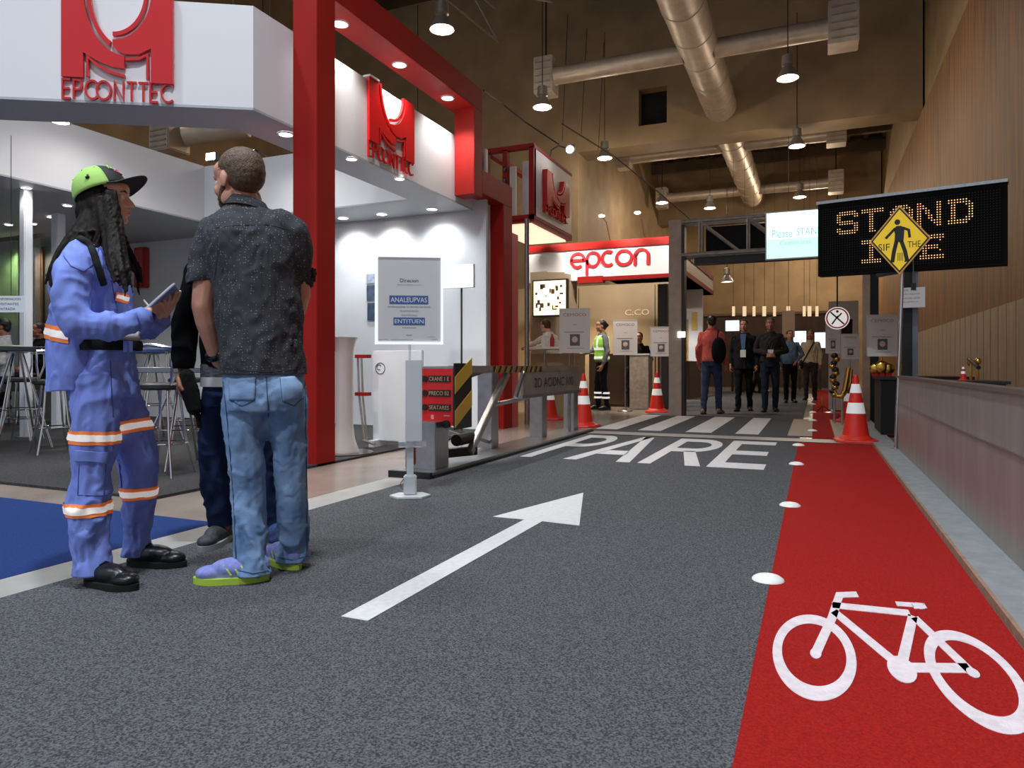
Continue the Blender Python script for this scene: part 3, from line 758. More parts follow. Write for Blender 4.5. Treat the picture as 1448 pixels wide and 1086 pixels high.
# white leaning panel with round mark, folding rack, white curved counter
a = onY(527, 622, 6.2); b = onY(597, 495, 6.2)
t = thing('display_panel', 'large white panel with round camera mark standing inside the booth', 'panel', (a.x, 6.2, .02))
MB().box(a.x, b.x, 6.2, 6.23, .08, b.z).build('panel_board', mat('gloss_white', (222, 224, 227), .15), t, bevel=.006)
c = onY(537, 521, 6.19)
MB().lathe([(.058, 0), (.066, 0), (.066, .004), (.058, .004)], n=24).build('mark_tmp', M_dk, t) if 0 else None
mm = MB(); 
for q in ribbon(arc(0, 0, .058, .058, 0, 360, 28), .007): mm.prism(q, (c.x, 6.2, c.z), (1, 0, 0), (0, 0, 1), .003, n=(0, -1, 0))
for q in ribbon(arc(-.015, .012, .026, .026, 20, 300, 18), .007): mm.prism(q, (c.x, 6.2, c.z), (1, 0, 0), (0, 0, 1), .003, n=(0, -1, 0))
mm.build('round_mark', M_ink, t)
for s_ in (a.x + .05, b.x - .05): MB().box(s_ - .03, s_ + .03, 6.1, 6.34, .02, .09).build('panel_foot', M_white, t)
t = thing('folding_rack', 'thin metal folding rack with red clamps beside the white curved pedestal', 'rack', tuple(onY(518, 640, 6.0)))
q = lambda x, y, Y=6.05: onY(x, y, Y)
mm = MB(); mm.tube([q(506, 505), q(508, 560), q(516, 626)], .012, 8); mm.tube([q(511, 505, 6.3), q(513, 560, 6.3), q(519, 622, 6.3)], .012, 8); mm.tube([q(514, 623), q(530, 628, 5.85)], .014, 8)
mm.build('rack_frame', M_steel, t)
for y in (504, 557): 
    p = q(504, y); MB().box(p.x, p.x + .15, 6.02, 6.1, p.z - .018, p.z + .018).build('red_clamp', M_red, t)
t = thing('curved_pedestal', 'white flared pedestal right behind the big red column', 'pedestal', tuple(onY(489, 630, 5.6)))
p = onY(487, 630, 5.6); prof = [(.14, .03), (.135, .06), (.10, .16), (.085, .3), (.085, 1.0), (.11, 1.1), (.13, 1.14)]
MB().lathe(prof, (p.x, 5.6, 0), 28).build('pedestal_body', mat('gloss_cream', (214, 208, 204), .2), t, smooth=True)
MB().lathe([(.28, 0), (.28, .03), (.14, .03)], (p.x, 5.6, 0), 28).build('pedestal_base', mat('bronze_base', (96, 84, 76), .2, .6), t, smooth=True)
# ================================================================ SECOND SMALL LOGO BOX
t = thing('logo_tower', 'small red framed white logo box standing behind the far red column', 'booth sign', (-4.3, 10.8, 0))
MB().box(-3.94, -3.9, 9.92, 11.68, 3.16, 4.2).build('sign_face', M_white, t)
mm = MB()
for z in (3.1, 4.18): mm.box(-4.75, -3.9, 9.88, 9.98, z, z + .07); mm.box(-4.75, -4.65, 9.9, 11.7, z, z + .07); mm.box(-3.97, -3.895, 9.9, 11.7, z, z + .05)
for x in (-4.75, -4.42, -3.98): mm.box(x, x + .08, 9.88, 9.98, 3.1, 4.2)
mm.box(-4.75, -3.9, 9.9, 11.7, 3.06, 3.1)
mm.build('red_frame', M_red, t)
MB().box(-4.62, -4.5, 10.6, 10.64, 3.17, 4.15).build('inner_panel', M_white, t)
MB().box(-4.3, -4.02, 10.4, 10.44, 3.17, 4.15).build('inner_panel', M_white, t)
MB().box(-4.7, -3.98, 9.99, 11.6, 3.03, 3.06).build('glowing_soffit', emis('soffit_glow', (250, 225, 195), .8), t)  # white underside of the box, with a glow put into its material
a = onX(768, 260, -3.89); b = onX(800, 260, -3.89)
logo((-3.9, a.y, 3.40), (0, 1, 0), b.y - a.y, .54, .08, t, .12, .0)
for z in (3.45, 3.62, 3.79): MB().ell((-4.38, 9.87, z + .1), (.035, .02, .05), 12).build('glass_globe', mat('globe_glass', (60, 50, 46), .1, spec=.8), t, smooth=True)
mm = onY(745, 400, 9.7)
tag(MB().tube([(mm.x, 9.7, 0), (mm.x, 9.7, 3.06)], .035, 14).build('sign_pole', M_alu, smooth=True), 'round metal pole under the small logo box', 'pole')
# ================================================================ EPCON BOOTH
YE = 13.2
xl = onY(748, 360, YE).x; xr = onY(950, 360, YE).x
t = thing('header_sign', 'wide red and white overhead sign reading epcon', 'booth sign', ((xl + xr) / 2, YE, 2.5))
MB().box(xl, xr, YE, YE + .12, 2.55, 3.27).build('sign_board', mat('header_white', (232, 230, 232), .4), t)
MB().box(xl, xr, YE - .03, YE + .15, 3.15, 3.29).build('top_stripe', M_red, t)
MB().box(onY(817, 390, YE).x, xr, YE - .02, YE + .13, 2.53, 2.6).build('bottom_stripe', M_red, t)
MB().box(onY(817, 390, YE).x, onY(853, 390, YE).x, YE - .025, YE + .13, 2.49, 2.62).build('bottom_stripe', M_red, t)
e0 = onY(808, 370, YE).x; e1 = onY(917, 370, YE).x; zb = onY(860, 377.5, YE).z; xh = onY(860, 354, YE).z - zb
mm = MB(); W = (e1 - e0); u = xh
def ep(pts, closed=False):
    for q_ in ribbon(pts, .18, closed): mm.prism([(x * u, y * u) for x, y in q_], (0, YE - .001, zb), (1, 0, 0), (0, 0, 1), .018, n=(0, -1, 0))
lw = W / u / 5.0; x0 = e0 / u
FX = ((0, .178), (.212, .378), (.412, .572), (.598, .79), (.825, 1.0))
def sh(p, i):
    a_, b_ = FX[i]; return [(x0 + lw * 5 * (a_ + (x - .04) / .9 * (b_ - a_)), y) for x, y in p]
ep(sh([(.04, .5), (.92, .5)] + arc(.48, .5, .44, .42, 0, 306, 22)[0:] , 0))
ep(sh(arc(.48, .5, .44, .42, 0, 360, 26), 1)); ep(sh([(.04, .5), (.04, -.42)], 1))
ep(sh(arc(.5, .5, .44, .42, 50, 310, 20), 2))
ep(sh(arc(.5, .5, .44, .42, 0, 360, 26), 3))
ep(sh([(.08, .0), (.08, .55)] + arc(.5, .52, .42, .4, 180, 0, 16) + [(.92, 0)], 4))
mm.build('sign_letters', mat('epcon_red', (206, 40, 48), .35), t)
t = thing('cream_booth', 'cream walled booth room under the epcon sign', 'booth', (-3.8, 15.5, 0))
MB().box(-6.9, -2.95, 15.8, 15.9, 0, 2.75).build('booth_wall', M_booth, t)
MB().box(-6.9, -6.8, 13.4, 15.8, 0, 2.75).build('side_wall', M_booth, t)
mm = MB(); pts = [onY(750, 400, 12.9), onY(772, 400, 12.85), onY(798, 400, 13.0), onY(816, 400, 13.4)]
for i in range(3):
    a, b = pts[i], pts[i + 1]; wallseg('', (a.x, a.y, 0), (b.x, b.y, 0), .9, 2.72 - i * .02, .05, None, None, mm)
mm.build('curved_counter_wall', mat('booth_taupe', (148, 130, 108), .5), t)
mm = MB()
for i, x in enumerate((-5.6, -5.1, -3.3)): mm.box(x, x + .012, 15.78, 15.8, 0, 2.7)
mm.build('wall_joint', M_dk, t)
a = onY(884, 446, 15.78); b = onY(918, 437, 15.78)
mm = MB(); text(mm, 'C:CO', (a.x, 15.77, a.z), (b.x - a.x, 0, 0), (0, 0, b.z - a.z)); mm.build('wall_text', mat('faint_glow_text', (226, 196, 170), .5, emit=.25, ecol=(226, 196, 170)), t)
MB().box(onY(930, 0, 14).x, onY(944, 0, 14).x, 14, 14.3, 0, 2.5).build('dark_wing_wall', M_dk, t)
a = onY(755, 446, 12.7); b = onY(800, 396, 12.7)
t = thing('wall_screen', 'lit screen with small pictures on the booth wall below the small logo box', 'screen', (a.x, 12.7, a.z))
MB().box(a.x - .03, b.x + .03, 12.7, 12.8, a.z - .03, b.z + .03).build('screen_bezel', M_dk, t)
MB().box(a.x, b.x, 12.69, 12.7, a.z, b.z).build('screen_picture', mat('screen_cream', (250, 236, 190), .5, emit=1.3, rgb2=(240, 214, 150), vscale=6), t)
mm = MB()
rn = random.Random(5)
for k_ in range(22):
    x, y = rn.uniform(.08, .92), rn.uniform(.12, .88); w_, h_ = rn.uniform(.012, .04), rn.uniform(.012, .05)
    mm.box(a.x + (b.x - a.x) * x - w_, a.x + (b.x - a.x) * x + w_, 12.686, 12.69, a.z + (b.z - a.z) * y - h_, a.z + (b.z - a.z) * y + h_)
mm.build('screen_icons', mat('icon_brown', (120, 100, 74), .5), t)
# counters and white table in front of the cream booth
a = onY(747, 492, 11.2); b = onY(800, 492, 11.2)
t = thing('white_counter', 'white topped counter behind the barrier where the white coated person leans', 'counter', (a.x, 11.2, 0))
MB().box(a.x, b.x + .2, 11.0, 11.7, a.z - .03, a.z + .01).build('counter_top', mat('counter_glow', (238, 236, 232), .4), t, bevel=.005)
for x in (a.x + .05, (a.x + b.x) / 2, b.x + .1): MB().tube([(x, 11.1, 0), (x, 11.1, a.z)], .018, 8).build('leg', M_alu, t)
MB().box(a.x, b.x + .2, 11.3, 11.65, 0, a.z - .1).build('counter_front', M_booth, t)
a = onY(890, 574, 13.9); b = onY(917, 502, 13.9)
t = thing('pale_plinth', 'pale speckled plinth counter between the poster stands', 'counter', (a.x, 13.9, 0))
MB().box(a.x, b.x, 13.9, 14.3, 0, b.z).build('plinth_body', mat('plinth_stone', (170, 158, 144), .5, vary=.2, vscale=14), t, bevel=.01)
MB().box(a.x - .02, b.x + .02, 13.88, 14.32, b.z, b.z + .03).build('plinth_top', M_white, t)
a = onY(852, 574, 14.6); b = onY(888, 500, 14.6)
t = thing('dark_cabinet', 'dark low cabinet behind the vest wearer', 'cabinet', (a.x, 14.6, 0))
MB().box(a.x - .3, b.x, 14.6, 15.0, 0, b.z).build('cabinet_body', mat('cabinet_brown', (60, 48, 40), .5), t)
MB().box(a.x - .27, b.x - .03, 14.58, 14.6, .05, b.z - .05).build('cabinet_door', mat('cabinet_brown2', (78, 62, 50), .4), t)
c = onY(768, 515, 10.9)
for i, (px, col, lb) in enumerate(((766, (232, 228, 224), 'white'), (778, (180, 40, 36), 'red'))):
    c = onY(px, 515, 11.05); z0 = a.z if 0 else onY(747, 492, 11.2).z + .01
    bt = thing('bottle', lb + ' bottle standing on the white counter behind the barrier', 'bottle', (c.x, 11.15, z0))
    MB().lathe([(.035, 0), (.04, .02), (.04, .14), (.015, .19), (.015, .22)], (c.x, 11.15, z0), 14).build('bottle_body', mat('bottle_' + lb, col, .3), bt, smooth=True)
    MB().lathe([(.017, .22), (.017, .245)], (c.x, 11.15, z0), 10).build('cap', M_paper, bt)
# ================================================================ TRUSS GATE WITH TEAL SCREEN
YT = 12.33
gx0 = onY(947, 500, YT).x; gx1 = onY(965, 500, YT).x
t = thing('truss_gate', 'overhead metal truss gate with one square grey column at its left', 'gate', ((gx0 + gx1) / 2, YT, 0))
MB().box(gx0, gx1, YT - .1, YT + .12, 0, 3.39).build('column', mat('column_grey', (178, 160, 142), .5, 0, vary=.1), t, bevel=.008)
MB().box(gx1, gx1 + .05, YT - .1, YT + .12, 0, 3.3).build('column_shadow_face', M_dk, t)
zt, zb_ = 3.35, 2.78; gx2 = .95
mm = MB()
for y in (YT - .08, YT + .3):
    mm.tube([(gx1, y, zt), (gx2, y, zt)], .035, 8); mm.tube([(gx1, y, zb_), (gx2, y, zb_)], .035, 8)
    for i in range(4):
        x = gx1 + .3 + i * .78; mm.tube([(x, y, zb_), (x, y, zt)], .022, 6); mm.tube([(x, y, zt), (x + .66, y, zb_)], .022, 6)
mm.build('truss_bars', M_steel, t)
MB().box(gx1 + .35, gx2 - .2, YT + .33, YT + .36, zb_ - .14, zt - .05).build('black_banner', M_matt, t)
MB().box(gx1 + .2, gx1 + 1.8, YT, YT + .25, zb_ - .16, zb_ - .05).build('dark_gear_box', M_dk, t)
x = onY(1236, 500, YT).x
MB().box(x - .05, x + .06, YT - .05, YT + .1, 0, 3.3).build('black_post', M_black, t)
MB().box(x - .16, x - .06, YT - .05, YT + .1, 0, 3.3).build('column', mat('column_grey'), t)
c = onY(964, 473, YT - .12)
MB().box(c.x - .07, c.x + .06, YT - .13, YT - .11, c.z - .05, c.z + .05).build('white_tag', M_tagglow, t)  # plain tag whose brightness comes from emission in its material
a = onY(1084, 366, YT - .5); b = onY(1159, 296, YT - .5)
t = thing('teal_screen', 'glowing pale teal information screen hung from the truss', 'screen', ((a.x + b.x) / 2, YT - .5, a.z))
MB().box(a.x, b.x, YT - .5, YT - .45, a.z, b.z).build('screen_face', mat('teal_glow', (226, 252, 250), .5, emit=1.05, ecol=(222, 252, 250)), t)
MB().box(a.x, b.x, YT - .503, YT - .5, a.z, a.z + .3).build('mint_band', mat('mint_glow', (196, 240, 222), .5, emit=.85, ecol=(196, 240, 222)), t)
MB().box(a.x - .02, b.x + .02, YT - .49, YT - .4, a.z - .02, b.z + .02).build('screen_case', M_steel, t)
for s_, o_, w_, h_ in (('Please', (a.x + .08, YT - .506, b.z - .4), .3, .13), ('STAND', (a.x + .44, YT - .506, b.z - .38), .38, .11), ('Caution area', (a.x + .2, YT - .508, a.z + .2), .45, .07)):
    mm = MB(); text(mm, s_, o_, (w_, 0, 0), (0, 0, h_)); mm.build('text_line', mat('teal_text', (150, 214, 190), .5, emit=.5, ecol=(150, 214, 190)), t)
MB().tube([((a.x + b.x) / 2, YT - .44, b.z - .1), ((a.x + b.x) / 2, YT - .1, zt)], .02, 6).build('bracket', M_steel, t)
# ================================================================ WHITE BOOTH FAR BEHIND THE TRUSS
t = thing('far_booth', 'distant white booth with red stripe headers behind the truss column', 'booth', (-3.2, 19, 0))
MB().box(-4.8, -2.85, 17, 22.2, 3.05, 3.6).build('header', M_white, t)
mm = MB(); mm.box(-4.82, -2.83, 16.97, 22.22, 3.05, 3.17); mm.box(-4.82, -2.83, 16.97, 22.22, 3.5, 3.62); mm.build('red_stripe', M_red, t)
MB().box(-4.8, -2.9, 20.4, 20.5, 0, 3.05).build('white_wall', mat('far_white', (226, 226, 230), .5), t)
MB().box(-3.25, -2.95, 18.5, 20.4, 0, 1.0).build('booth_counter', mat('far_brown', (90, 72, 54), .6), t)
MB().box(-3.9, -3.3, 20.36, 20.4, 1.0, 2.2).build('gold_poster', mat('gold_poster', (170, 138, 72), .5, vary=.3, vscale=7), t)
MB().box(-3.2, -3.05, 20.36, 20.4, 1.9, 2.4).build('yellow_poster', M_yellow, t)
spot((-3.5, 18.6, 3.0), 220, 130, .1, (1, .96, .9))
spot((-4.2, 14.6, 2.7), 120, 130, .1, (1, .88, .7)); spot((-5.4, 14.4, 2.7), 90, 130, .1, (1, .85, .66))
for i, px in enumerate((765, 855, 905)):
    p = onY(px, 330, 12.8); c = Vector((p.x, 12.6, 3.65))
    o = thing('sign_floodlight', 'small arm lamp above the epcon sign, ' + ('left', 'middle', 'right')[i] + ' one', 'spotlight', tuple(c), 0, 'arm lamps above the epcon sign')
    MB().tube([(c.x, 13.2, 3.28), (c.x, 12.9, 3.6), c], .01, 6).build('lamp_arm', M_alu, o)
    MB().ell(c, (.06, .06, .025), 12).build('lamp_head', emis('arm_lamp_face', (255, 240, 215), 7), o, smooth=True)
    spot((c.x, 12.5, 3.75), 130, 110, .04, (1, .92, .82), .7, aim=(c.x, 13.2, 2.9))
# ================================================================ FAR BACKGROUND
t = thing('far_backdrop', 'dark brown partition across the far end of the hall', 'partition', (-2, 31, 0))
MB().box(-8, 1.4, 31, 31.1, 0, 3.0).build('partition_wall', mat('partition_brown', (74, 54, 36), .6, vary=.2, vscale=2), t)
MB().box(-8, 1.4, 30.9, 31.15, 3.0, 3.1).build('partition_rail', mat('rail_tan', (128, 96, 58), .5), t)
for i, px in enumerate((1037, 1053, 1066, 1081, 1095, 1115, 1137, 1145, 1155)):
    p = onY(px, 440, 30)
    o = thing('tube_lamp', 'thin upright white strip light at the far end, %s from the left' % ('first', 'second', 'third', 'fourth', 'fifth', 'sixth', 'seventh', 'eighth', 'ninth')[i], 'strip light', (p.x, 30, p.z - .2), 0, 'upright strip lights at the far end')
    MB().box(p.x - .05 - .03 * (i % 2), p.x + .06, 30, 30.05, p.z - .2, p.z + .2).build('tube', mat('strip_glow', (220, 200, 168), .5, emit=.5, ecol=(255, 225, 180)), o)
    MB().tube([(p.x, 30.02, p.z + .2), (p.x, 30.02, 12.8)], .008, 5).build('wire', M_dk, o)
for i, (x0, x1, y0, y1, Y, e, lb) in enumerate(((1026, 1045, 453, 468, 25, 1.6, 'small bright monitor left of the dark suited walker'), (1122, 1140, 468, 492, 28, 1.1, 'pale lit panel between the blue shirt and cream shirt walkers'), (1152, 1168, 470, 492, 28, 1.0, 'pale lit panel right of the cream shirt walker'))):
    a = onY(x0, y1, Y); b = onY(x1, y0, Y)
    o = thing('far_monitor', lb, 'screen', (a.x, Y, 0))
    MB().box(a.x, b.x, Y, Y + .06, a.z, b.z).build('monitor_face', emis('monitor_glow_%d' % i, (206, 224, 240), e), o)
    MB().box((a.x + b.x) / 2 - .04, (a.x + b.x) / 2 + .04, Y + .06, Y + .1, 0, a.z + .1).build('monitor_post', M_dk, o)
a = onY(1106, 520, 27); b = onY(1124, 439, 27)
o = thing('hanging_banner', 'tall pale beige banner hanging at the far end above the walkers', 'banner', (a.x, 27, 1.8))
MB().box(a.x, b.x, 27, 27.03, 1.9, b.z).build('banner_cloth', mat('banner_beige', (176, 150, 128), .7), o)
MB().tube([((a.x + b.x) / 2, 27, b.z), ((a.x + b.x) / 2, 27, 12.2)], .01, 5).build('banner_wire', M_dk, o)
for i, (px, w, h) in enumerate(((1020, 1.4, .8), (1075, 1.2, .75), (1125, 1.5, .8))):
    p = onY(px, 520, 24 + i)
    o = thing('far_table', 'dark low table at the far end, ' + ('left of', 'behind', 'right of')[i] + ' the walking group', 'table', (p.x, p.y, 0), 0, 'tables at the far end')
    MB().box(p.x - w / 2, p.x + w / 2, p.y, p.y + .6, h - .04, h).build('table_top', mat('far_table_top', (80, 66, 54), .5), o)
    for sx in (-1, 1): MB().box(p.x + sx * w * .45 - .03, p.x + sx * w * .45 + .03, p.y, p.y + .6, 0, h - .04).build('leg', M_dk, o)
# kiosk behind the round sign
a = onY(1172, 600, 15); b = onY(1214, 425, 15)
t = thing('grey_kiosk', 'tall grey kiosk panel with shelf opening behind the round sign', 'kiosk', (a.x, 15, 0))
mm = MB(); mm.box(a.x, a.x + .22, 15, 15.3, 0, b.z); mm.box(b.x - .1, b.x, 15, 15.3, 0, b.z); mm.box(a.x + .22, b.x - .1, 15, 15.3, b.z - .35, b.z); mm.box(a.x + .22, b.x - .1, 15, 15.3, 0, 1.05)
mm.build('kiosk_body', mat('kiosk_grey', (178, 168, 160), .5), t)
MB().box(a.x + .2, b.x - .08, 15.28, 15.32, 1.0, b.z - .3).build('kiosk_recess', mat('kiosk_dark', (62, 46, 36), .6), t)
MB().box(b.x - .3, b.x - .24, 15.05, 15.1, 1.05, 1.5).build('red_handset', M_red, t)
# dark table with brass ornaments at the right
a = onY(1218, 531, 9.6); b = onY(1300, 531, 9.6)
t = thing('black_draped_table', 'black covered table behind the steel pole at the right', 'table', (.9, 9.9, 0))
MB().box(.72, 1.7, 9.5, 10.5, .70, .74).build('table_top', M_black, t)
MB().box(.74, 1.68, 9.52, 10.48, .05, .70).build('table_cloth', mat('black_cloth', (20, 17, 16), .9), t)
for i, (px, r) in enumerate(((1238, .07), (1247, .085), (1256, .07))):
    p = onY(px, 524, 9.75)
    o = thing('brass_trophy', 'small round brass ornament on the black table, ' + ('left', 'middle', 'right')[i] + ' of three', 'ornament', (p.x, 9.75, .74), 0, 'brass ornaments on the black table')
    MB().ell((p.x, 9.75, .74 + r + .02), (r, r * .4, r), 14).build('brass_disc', M_gold, o, smooth=True)
    MB().box(p.x - .04, p.x + .04, 9.72, 9.78, .74, .77).build('ornament_base', M_red, o)
# brass bead chain / black and gold post, and shiny saxophone-like stand
t = thing('bead_garland', 'twisted black and brass hanging garland behind the right cones', 'garland', tuple(onY(1181, 560, 11.5)))
mm = MB(); mk = MB()
for i in range(12):
    y = 503 + i * 5; p = onY(1180 + 3 * sin(i * 1.7), y, 11.5)
    (mm if i % 2 else mk).ell(p, (.05, .05, .045), 10)
mm.build('brass_bead', M_gold, t, smooth=True); mk.build('black_bead', M_black, t, smooth=True)
p0_ = onY(1180, 500, 11.5); MB().tube([(p0_.x, 11.5, 0), (p0_.x, 11.5, p0_.z)], .015, 8).build('garland_pole', M_steel, t)
t = thing('brass_rail_ornament', 'bright curled brass rail standing beside the bead garland', 'ornament', tuple(onY(1195, 580, 11.2)))
mm = MB(); q = lambda x, y: onY(x, y, 11.2)
mm.tube([q(1200, 520), q(1198, 535), q(1195, 552), q(1190, 561), q(1184, 560), q(1180, 552)], [.035, .04, .045, .04, .03, .02], 12)
mm.tube([q(1204, 522), q(1203, 540), q(1198, 556)], [.02, .02, .02], 8)
mm.build('brass_tube', M_gold, t, smooth=True)
p = q(1191, 562); MB().tube([(p.x, 11.2, 0), (p.x, 11.2, p.z)], .015, 8).build('ornament_stem', M_steel, t)
o = thing('folded_stand', 'small folding stand lying on the red runner near the walkers', 'stand', tuple(onY(1163, 582, 12.8)))
c = G(1163, 583); mm = MB()
mm.tube([(c.x, c.y, .012), (c.x, c.y, .3)], .012, 6)
for a_ in (0, 2.1, 4.2): mm.tube([(c.x, c.y, .12), (c.x + .16 * cos(a_), c.y + .16 * sin(a_), .02)], .01, 6)
mm.build('tripod', M_gold, o)
# ================================================================ BOOM BARRIER
t = thing('boom_barrier', 'grey steel boom barrier on long base with red control cabinet', 'barrier', (-2.85, 6.7, 0))
MB().box(-3.02, -2.66, 4.62, 8.85, .008, .05).build('base_beam', M_alu, t, bevel=.004)
MB().box(-3.025, -2.655, 4.60, 4.635, .004, .055).build('base_end_cap', M_black, t)
MB().box(-2.657, -2.648, 4.64, 8.85, .0, .03).build('base_skirt', M_black, t)
def leg(px0, px1, Y, z1, name='leg'):
    a = onY(px0, 600, Y); b = onY(px1, 600, Y)
    MB().box(a.x, b.x - .01, Y, Y + .16, .05, z1).build(name, M_alu, t, bevel=.006)
leg(675, 697, 6.25, .80); leg(749, 768, 7.45, .62); leg(797, 813, 8.45, .74)
MB().box(-3.0, -2.72, 4.80, 5.02, .05, .42).build('leg', M_alu, t, bevel=.006)
MB().box(-2.93, -2.91, 4.78, 4.80, .08, .42).build('cable_strip', M_red, t)
# cabinet
X0, X1, YC = -2.93, -2.63, 4.93
cab = MB().box(X0, X1, YC, YC + .27, .385, .86).build('control_cabinet', M_alu, t, bevel=.004)
MB().box(X0 + .004, X1 - .004, YC - .006, YC, .39, .842).build('red_face', mat('cabinet_face_red', (196, 22, 18), .3), cab)
m3 = MB()
for i, (s, z) in enumerate((('CRANE 1 E', .76), ('PRECO 02', .645), ('SEATARES', .53))):
    m1 = MB(); m2 = MB(); m1.box(X0 + .078, X1 - .022, YC - .012, YC - .006, z - .026, z + .026)
    m1.lathe([(.001, 0), (.024, 0), (.024, .014), (.001, .014)], (X0 + .045, 0, 0), 16) if 0 else m1.tube([(X0 + .045, YC - .02, z), (X0 + .045, YC - .005, z)], .025, 16)
    text(m2, s, (X0 + .085, YC - .0135, z - .016), (.18, 0, 0), (0, 0, .032))
    m1.build('indicator_panel', M_black, cab); m2.build('text_line', mat('amber_text', (190, 150, 110), .6), cab)
m3.box(X0 + .10, X0 + .125, YC - .009, YC - .006, .435, .47); m3.box(X0 + .215, X0 + .27, YC - .009, YC - .006, .462, .468)
m3.build('small_decal', mat('decal_pink', (220, 140, 130), .5), cab)
MB().tube([(X1 - .06, YC - .03, .40), (X1 - .06, YC + .02, .40)], .032, 16).build('round_lock', M_black, cab)
MB().tube([(X0 + .12, YC + .05, .39), (X0 + .12, YC + .05, .12)], .012, 8).build('conduit', M_chrome, cab)
# striped side panel
ys, ye = YC - .0, YC + .30; sp = MB().box(X1, X1 + .012, ys, ye, .355, .885).build('hazard_panel', M_black, cab)
m1 = MB(); H = .53; W = ye - ys
for z in (.43, .70):
    m1.prism([(0, z - .355 - .06), (W, z - .355 + .10), (W, z - .355 + .235), (0, z - .355 + .075)], (X1 + .012, ys, .355), (0, 1, 0), (0, 0, 1), .003, n=(1, 0, 0))
m1.build('yellow_stripe', M_yellow, sp)
# boom body
bm_ = MB().box(-2.86, -2.66, 5.25, 8.3, .80, .865).build('boom', M_steel, t, bevel=.005)
m1 = MB(); m2 = MB()
m1.box(-2.659, -2.655, 5.75, 6.96, .802, .862)
for i in range(9):
    y = 5.76 + i * .13; m2.prism([(y, .802), (y + .065, .802), (y + .115, .862), (y + .05, .862)], (-2.655, 0, 0), (0, 1, 0), (0, 0, 1), .003, n=(1, 0, 0))
m1.build('hazard_band', M_black, bm_); m2.build('hazard_stripe', mat('dull_amber', (150, 116, 58), .5), bm_)
MB().prism([(5.25, .70), (5.9, .80), (5.25, .80)], (-2.84, 0, 0), (0, 1, 0), (0, 0, 1), .02, n=(1, 0, 0)).build('boom_gusset', M_alu, bm_)
pl = MB().box(-2.68, -2.655, 6.45, 8.25, .57, .80).build('side_plate', M_steel, t)
MB().box(-2.74, -2.645, 6.4, 8.3, .54, .57).build('plate_rail', M_alu, t)
m1 = MB(); text(m1, '2D ACIDNC 100/', (-2.652, 6.75, .64), (0, 1.3, 0), (0, 0, .10)); m1.build('plate_text', M_ink, pl)
MB().bar((-2.70, 5.35, .12), (-2.70, 6.15, .80), .05, .07).build('lift_arm', M_steel, t, bevel=.006)
MB().bar((-2.86, 5.0, .14), (-2.70, 5.45, .13), .07, .07).build('arm_base', M_dk, t)
MB().tube([(-2.75, 5.2, .24), (-2.75, 5.5, .24)], .05, 14).build('motor', M_dk, t, smooth=True)
MB().tube([(-2.75, 5.9, .50), (-2.75, 7.4, .56)], .022, 10).build('tie_bar', M_alu, t)
MB().bar((-2.635, 6.2, .56), (-2.635, 6.4, .80), .03, .04).build('strut', M_alu, t)
MB().tube([(-2.8, 8.3, .05), (-2.8, 8.3, .60)], .02, 10).build('thin_post', M_alu, t)
MB().bar((-2.95, 5.02, .42), (-2.95, 6.3, .10), .03, .03).build('diagonal_brace', M_alu, t)
# ================================================================ ACRYLIC POSTER STAND (foreground)
base = G(580, 704); Z0 = CH * F / (704 - HY)
rz = TH + .10
t = thing('poster_display_stand', 'clear acrylic stand with large framed poster in front of the barrier', 'sign stand', tuple(base), rz)
T_ = Matrix.Translation(base) @ Matrix.Rotation(rz, 4, 'Z')
def SB():
    m = MB(); m.T = T_; return m
sc = Z0 / F
SB().prism([(-.135, -.01), (-.08, -.10), (.08, -.10), (.135, -.01), (.08, .08), (-.08, .08)], (0, 0, .009), (1, 0, 0), (0, 1, 0), .014).build('base_plate', mat('base_white', (206, 208, 208), .25), t, bevel=.002)
SB().box(-.042, .042, -.03, .03, .022, .15).build('base_collar', M_frost, t, bevel=.008)
SB().box(-.022, .022, -.012, .012, .15, .40).build('acrylic_stem', M_frost, t)
SB().box(-.075, .105, -.04, .04, .335, .37).build('acrylic_shelf', M_acr, t)
SB().box(-.030, .078, -.022, .022, .37, .90).build('acrylic_column', mat('column_acrylic', (214, 218, 224), .12, trans=.25, coat=.3), t, bevel=.004)
SB().tube([(-.045, -.035, .05), (-.06, -.04, .1), (-.04, -.03, .13)], .004, 6).build('wire_clip', M_chrome, t)
SB().box(-.01, .005, -.006, .006, .90, 1.02).build('upper_stem', M_acr, t)
X0, X1 = (531 - 580) * sc * 1.0, (626.5 - 580) * sc; zt = .86 + (518 - 361) * sc; zb_ = .86 + (518 - 487) * sc
fr = SB(); w = .016
fr.box(X0, X0 + w * 1.3, -.02, .0, zb_, zt); fr.box(X1 - w, X1, -.02, 0, zb_, zt); fr.box(X0, X1, -.02, 0, zt - w, zt); fr.box(X0, X1, -.02, 0, zb_, zb_ + w)
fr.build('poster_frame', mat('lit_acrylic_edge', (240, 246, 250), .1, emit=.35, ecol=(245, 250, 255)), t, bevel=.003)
sh_ = SB().box(X0 + w, X1 - w, -.012, -.004, zb_ + w, zt - w).build('poster_sheet', mat('poster_grey', (204, 202, 202), .35), t)
xm = (X0 + X1) / 2; PW = X1 - X0; PH = zt - zb_
def tx(mm, s, u, v, w_, h_, m_=None):
    mm = SB(); text(mm, s, (X0 + PW * u - PW * w_ / 2, -.0135, zt - PH * v), (PW * w_, 0, 0), (0, 0, PH * h_)); mm.v = [T_ @ Vector((0, 0, 0)) if 0 else q for q in mm.v]; mm.build('text_line', m_ or M_ink, sh_)
m1 = SB(); tx(m1, 'Direcion', .5, .305, .27, .04); tx(m1, 'INTERNACIONAL DE PROYECTOS VIALES', .5, .59, .62, .016)
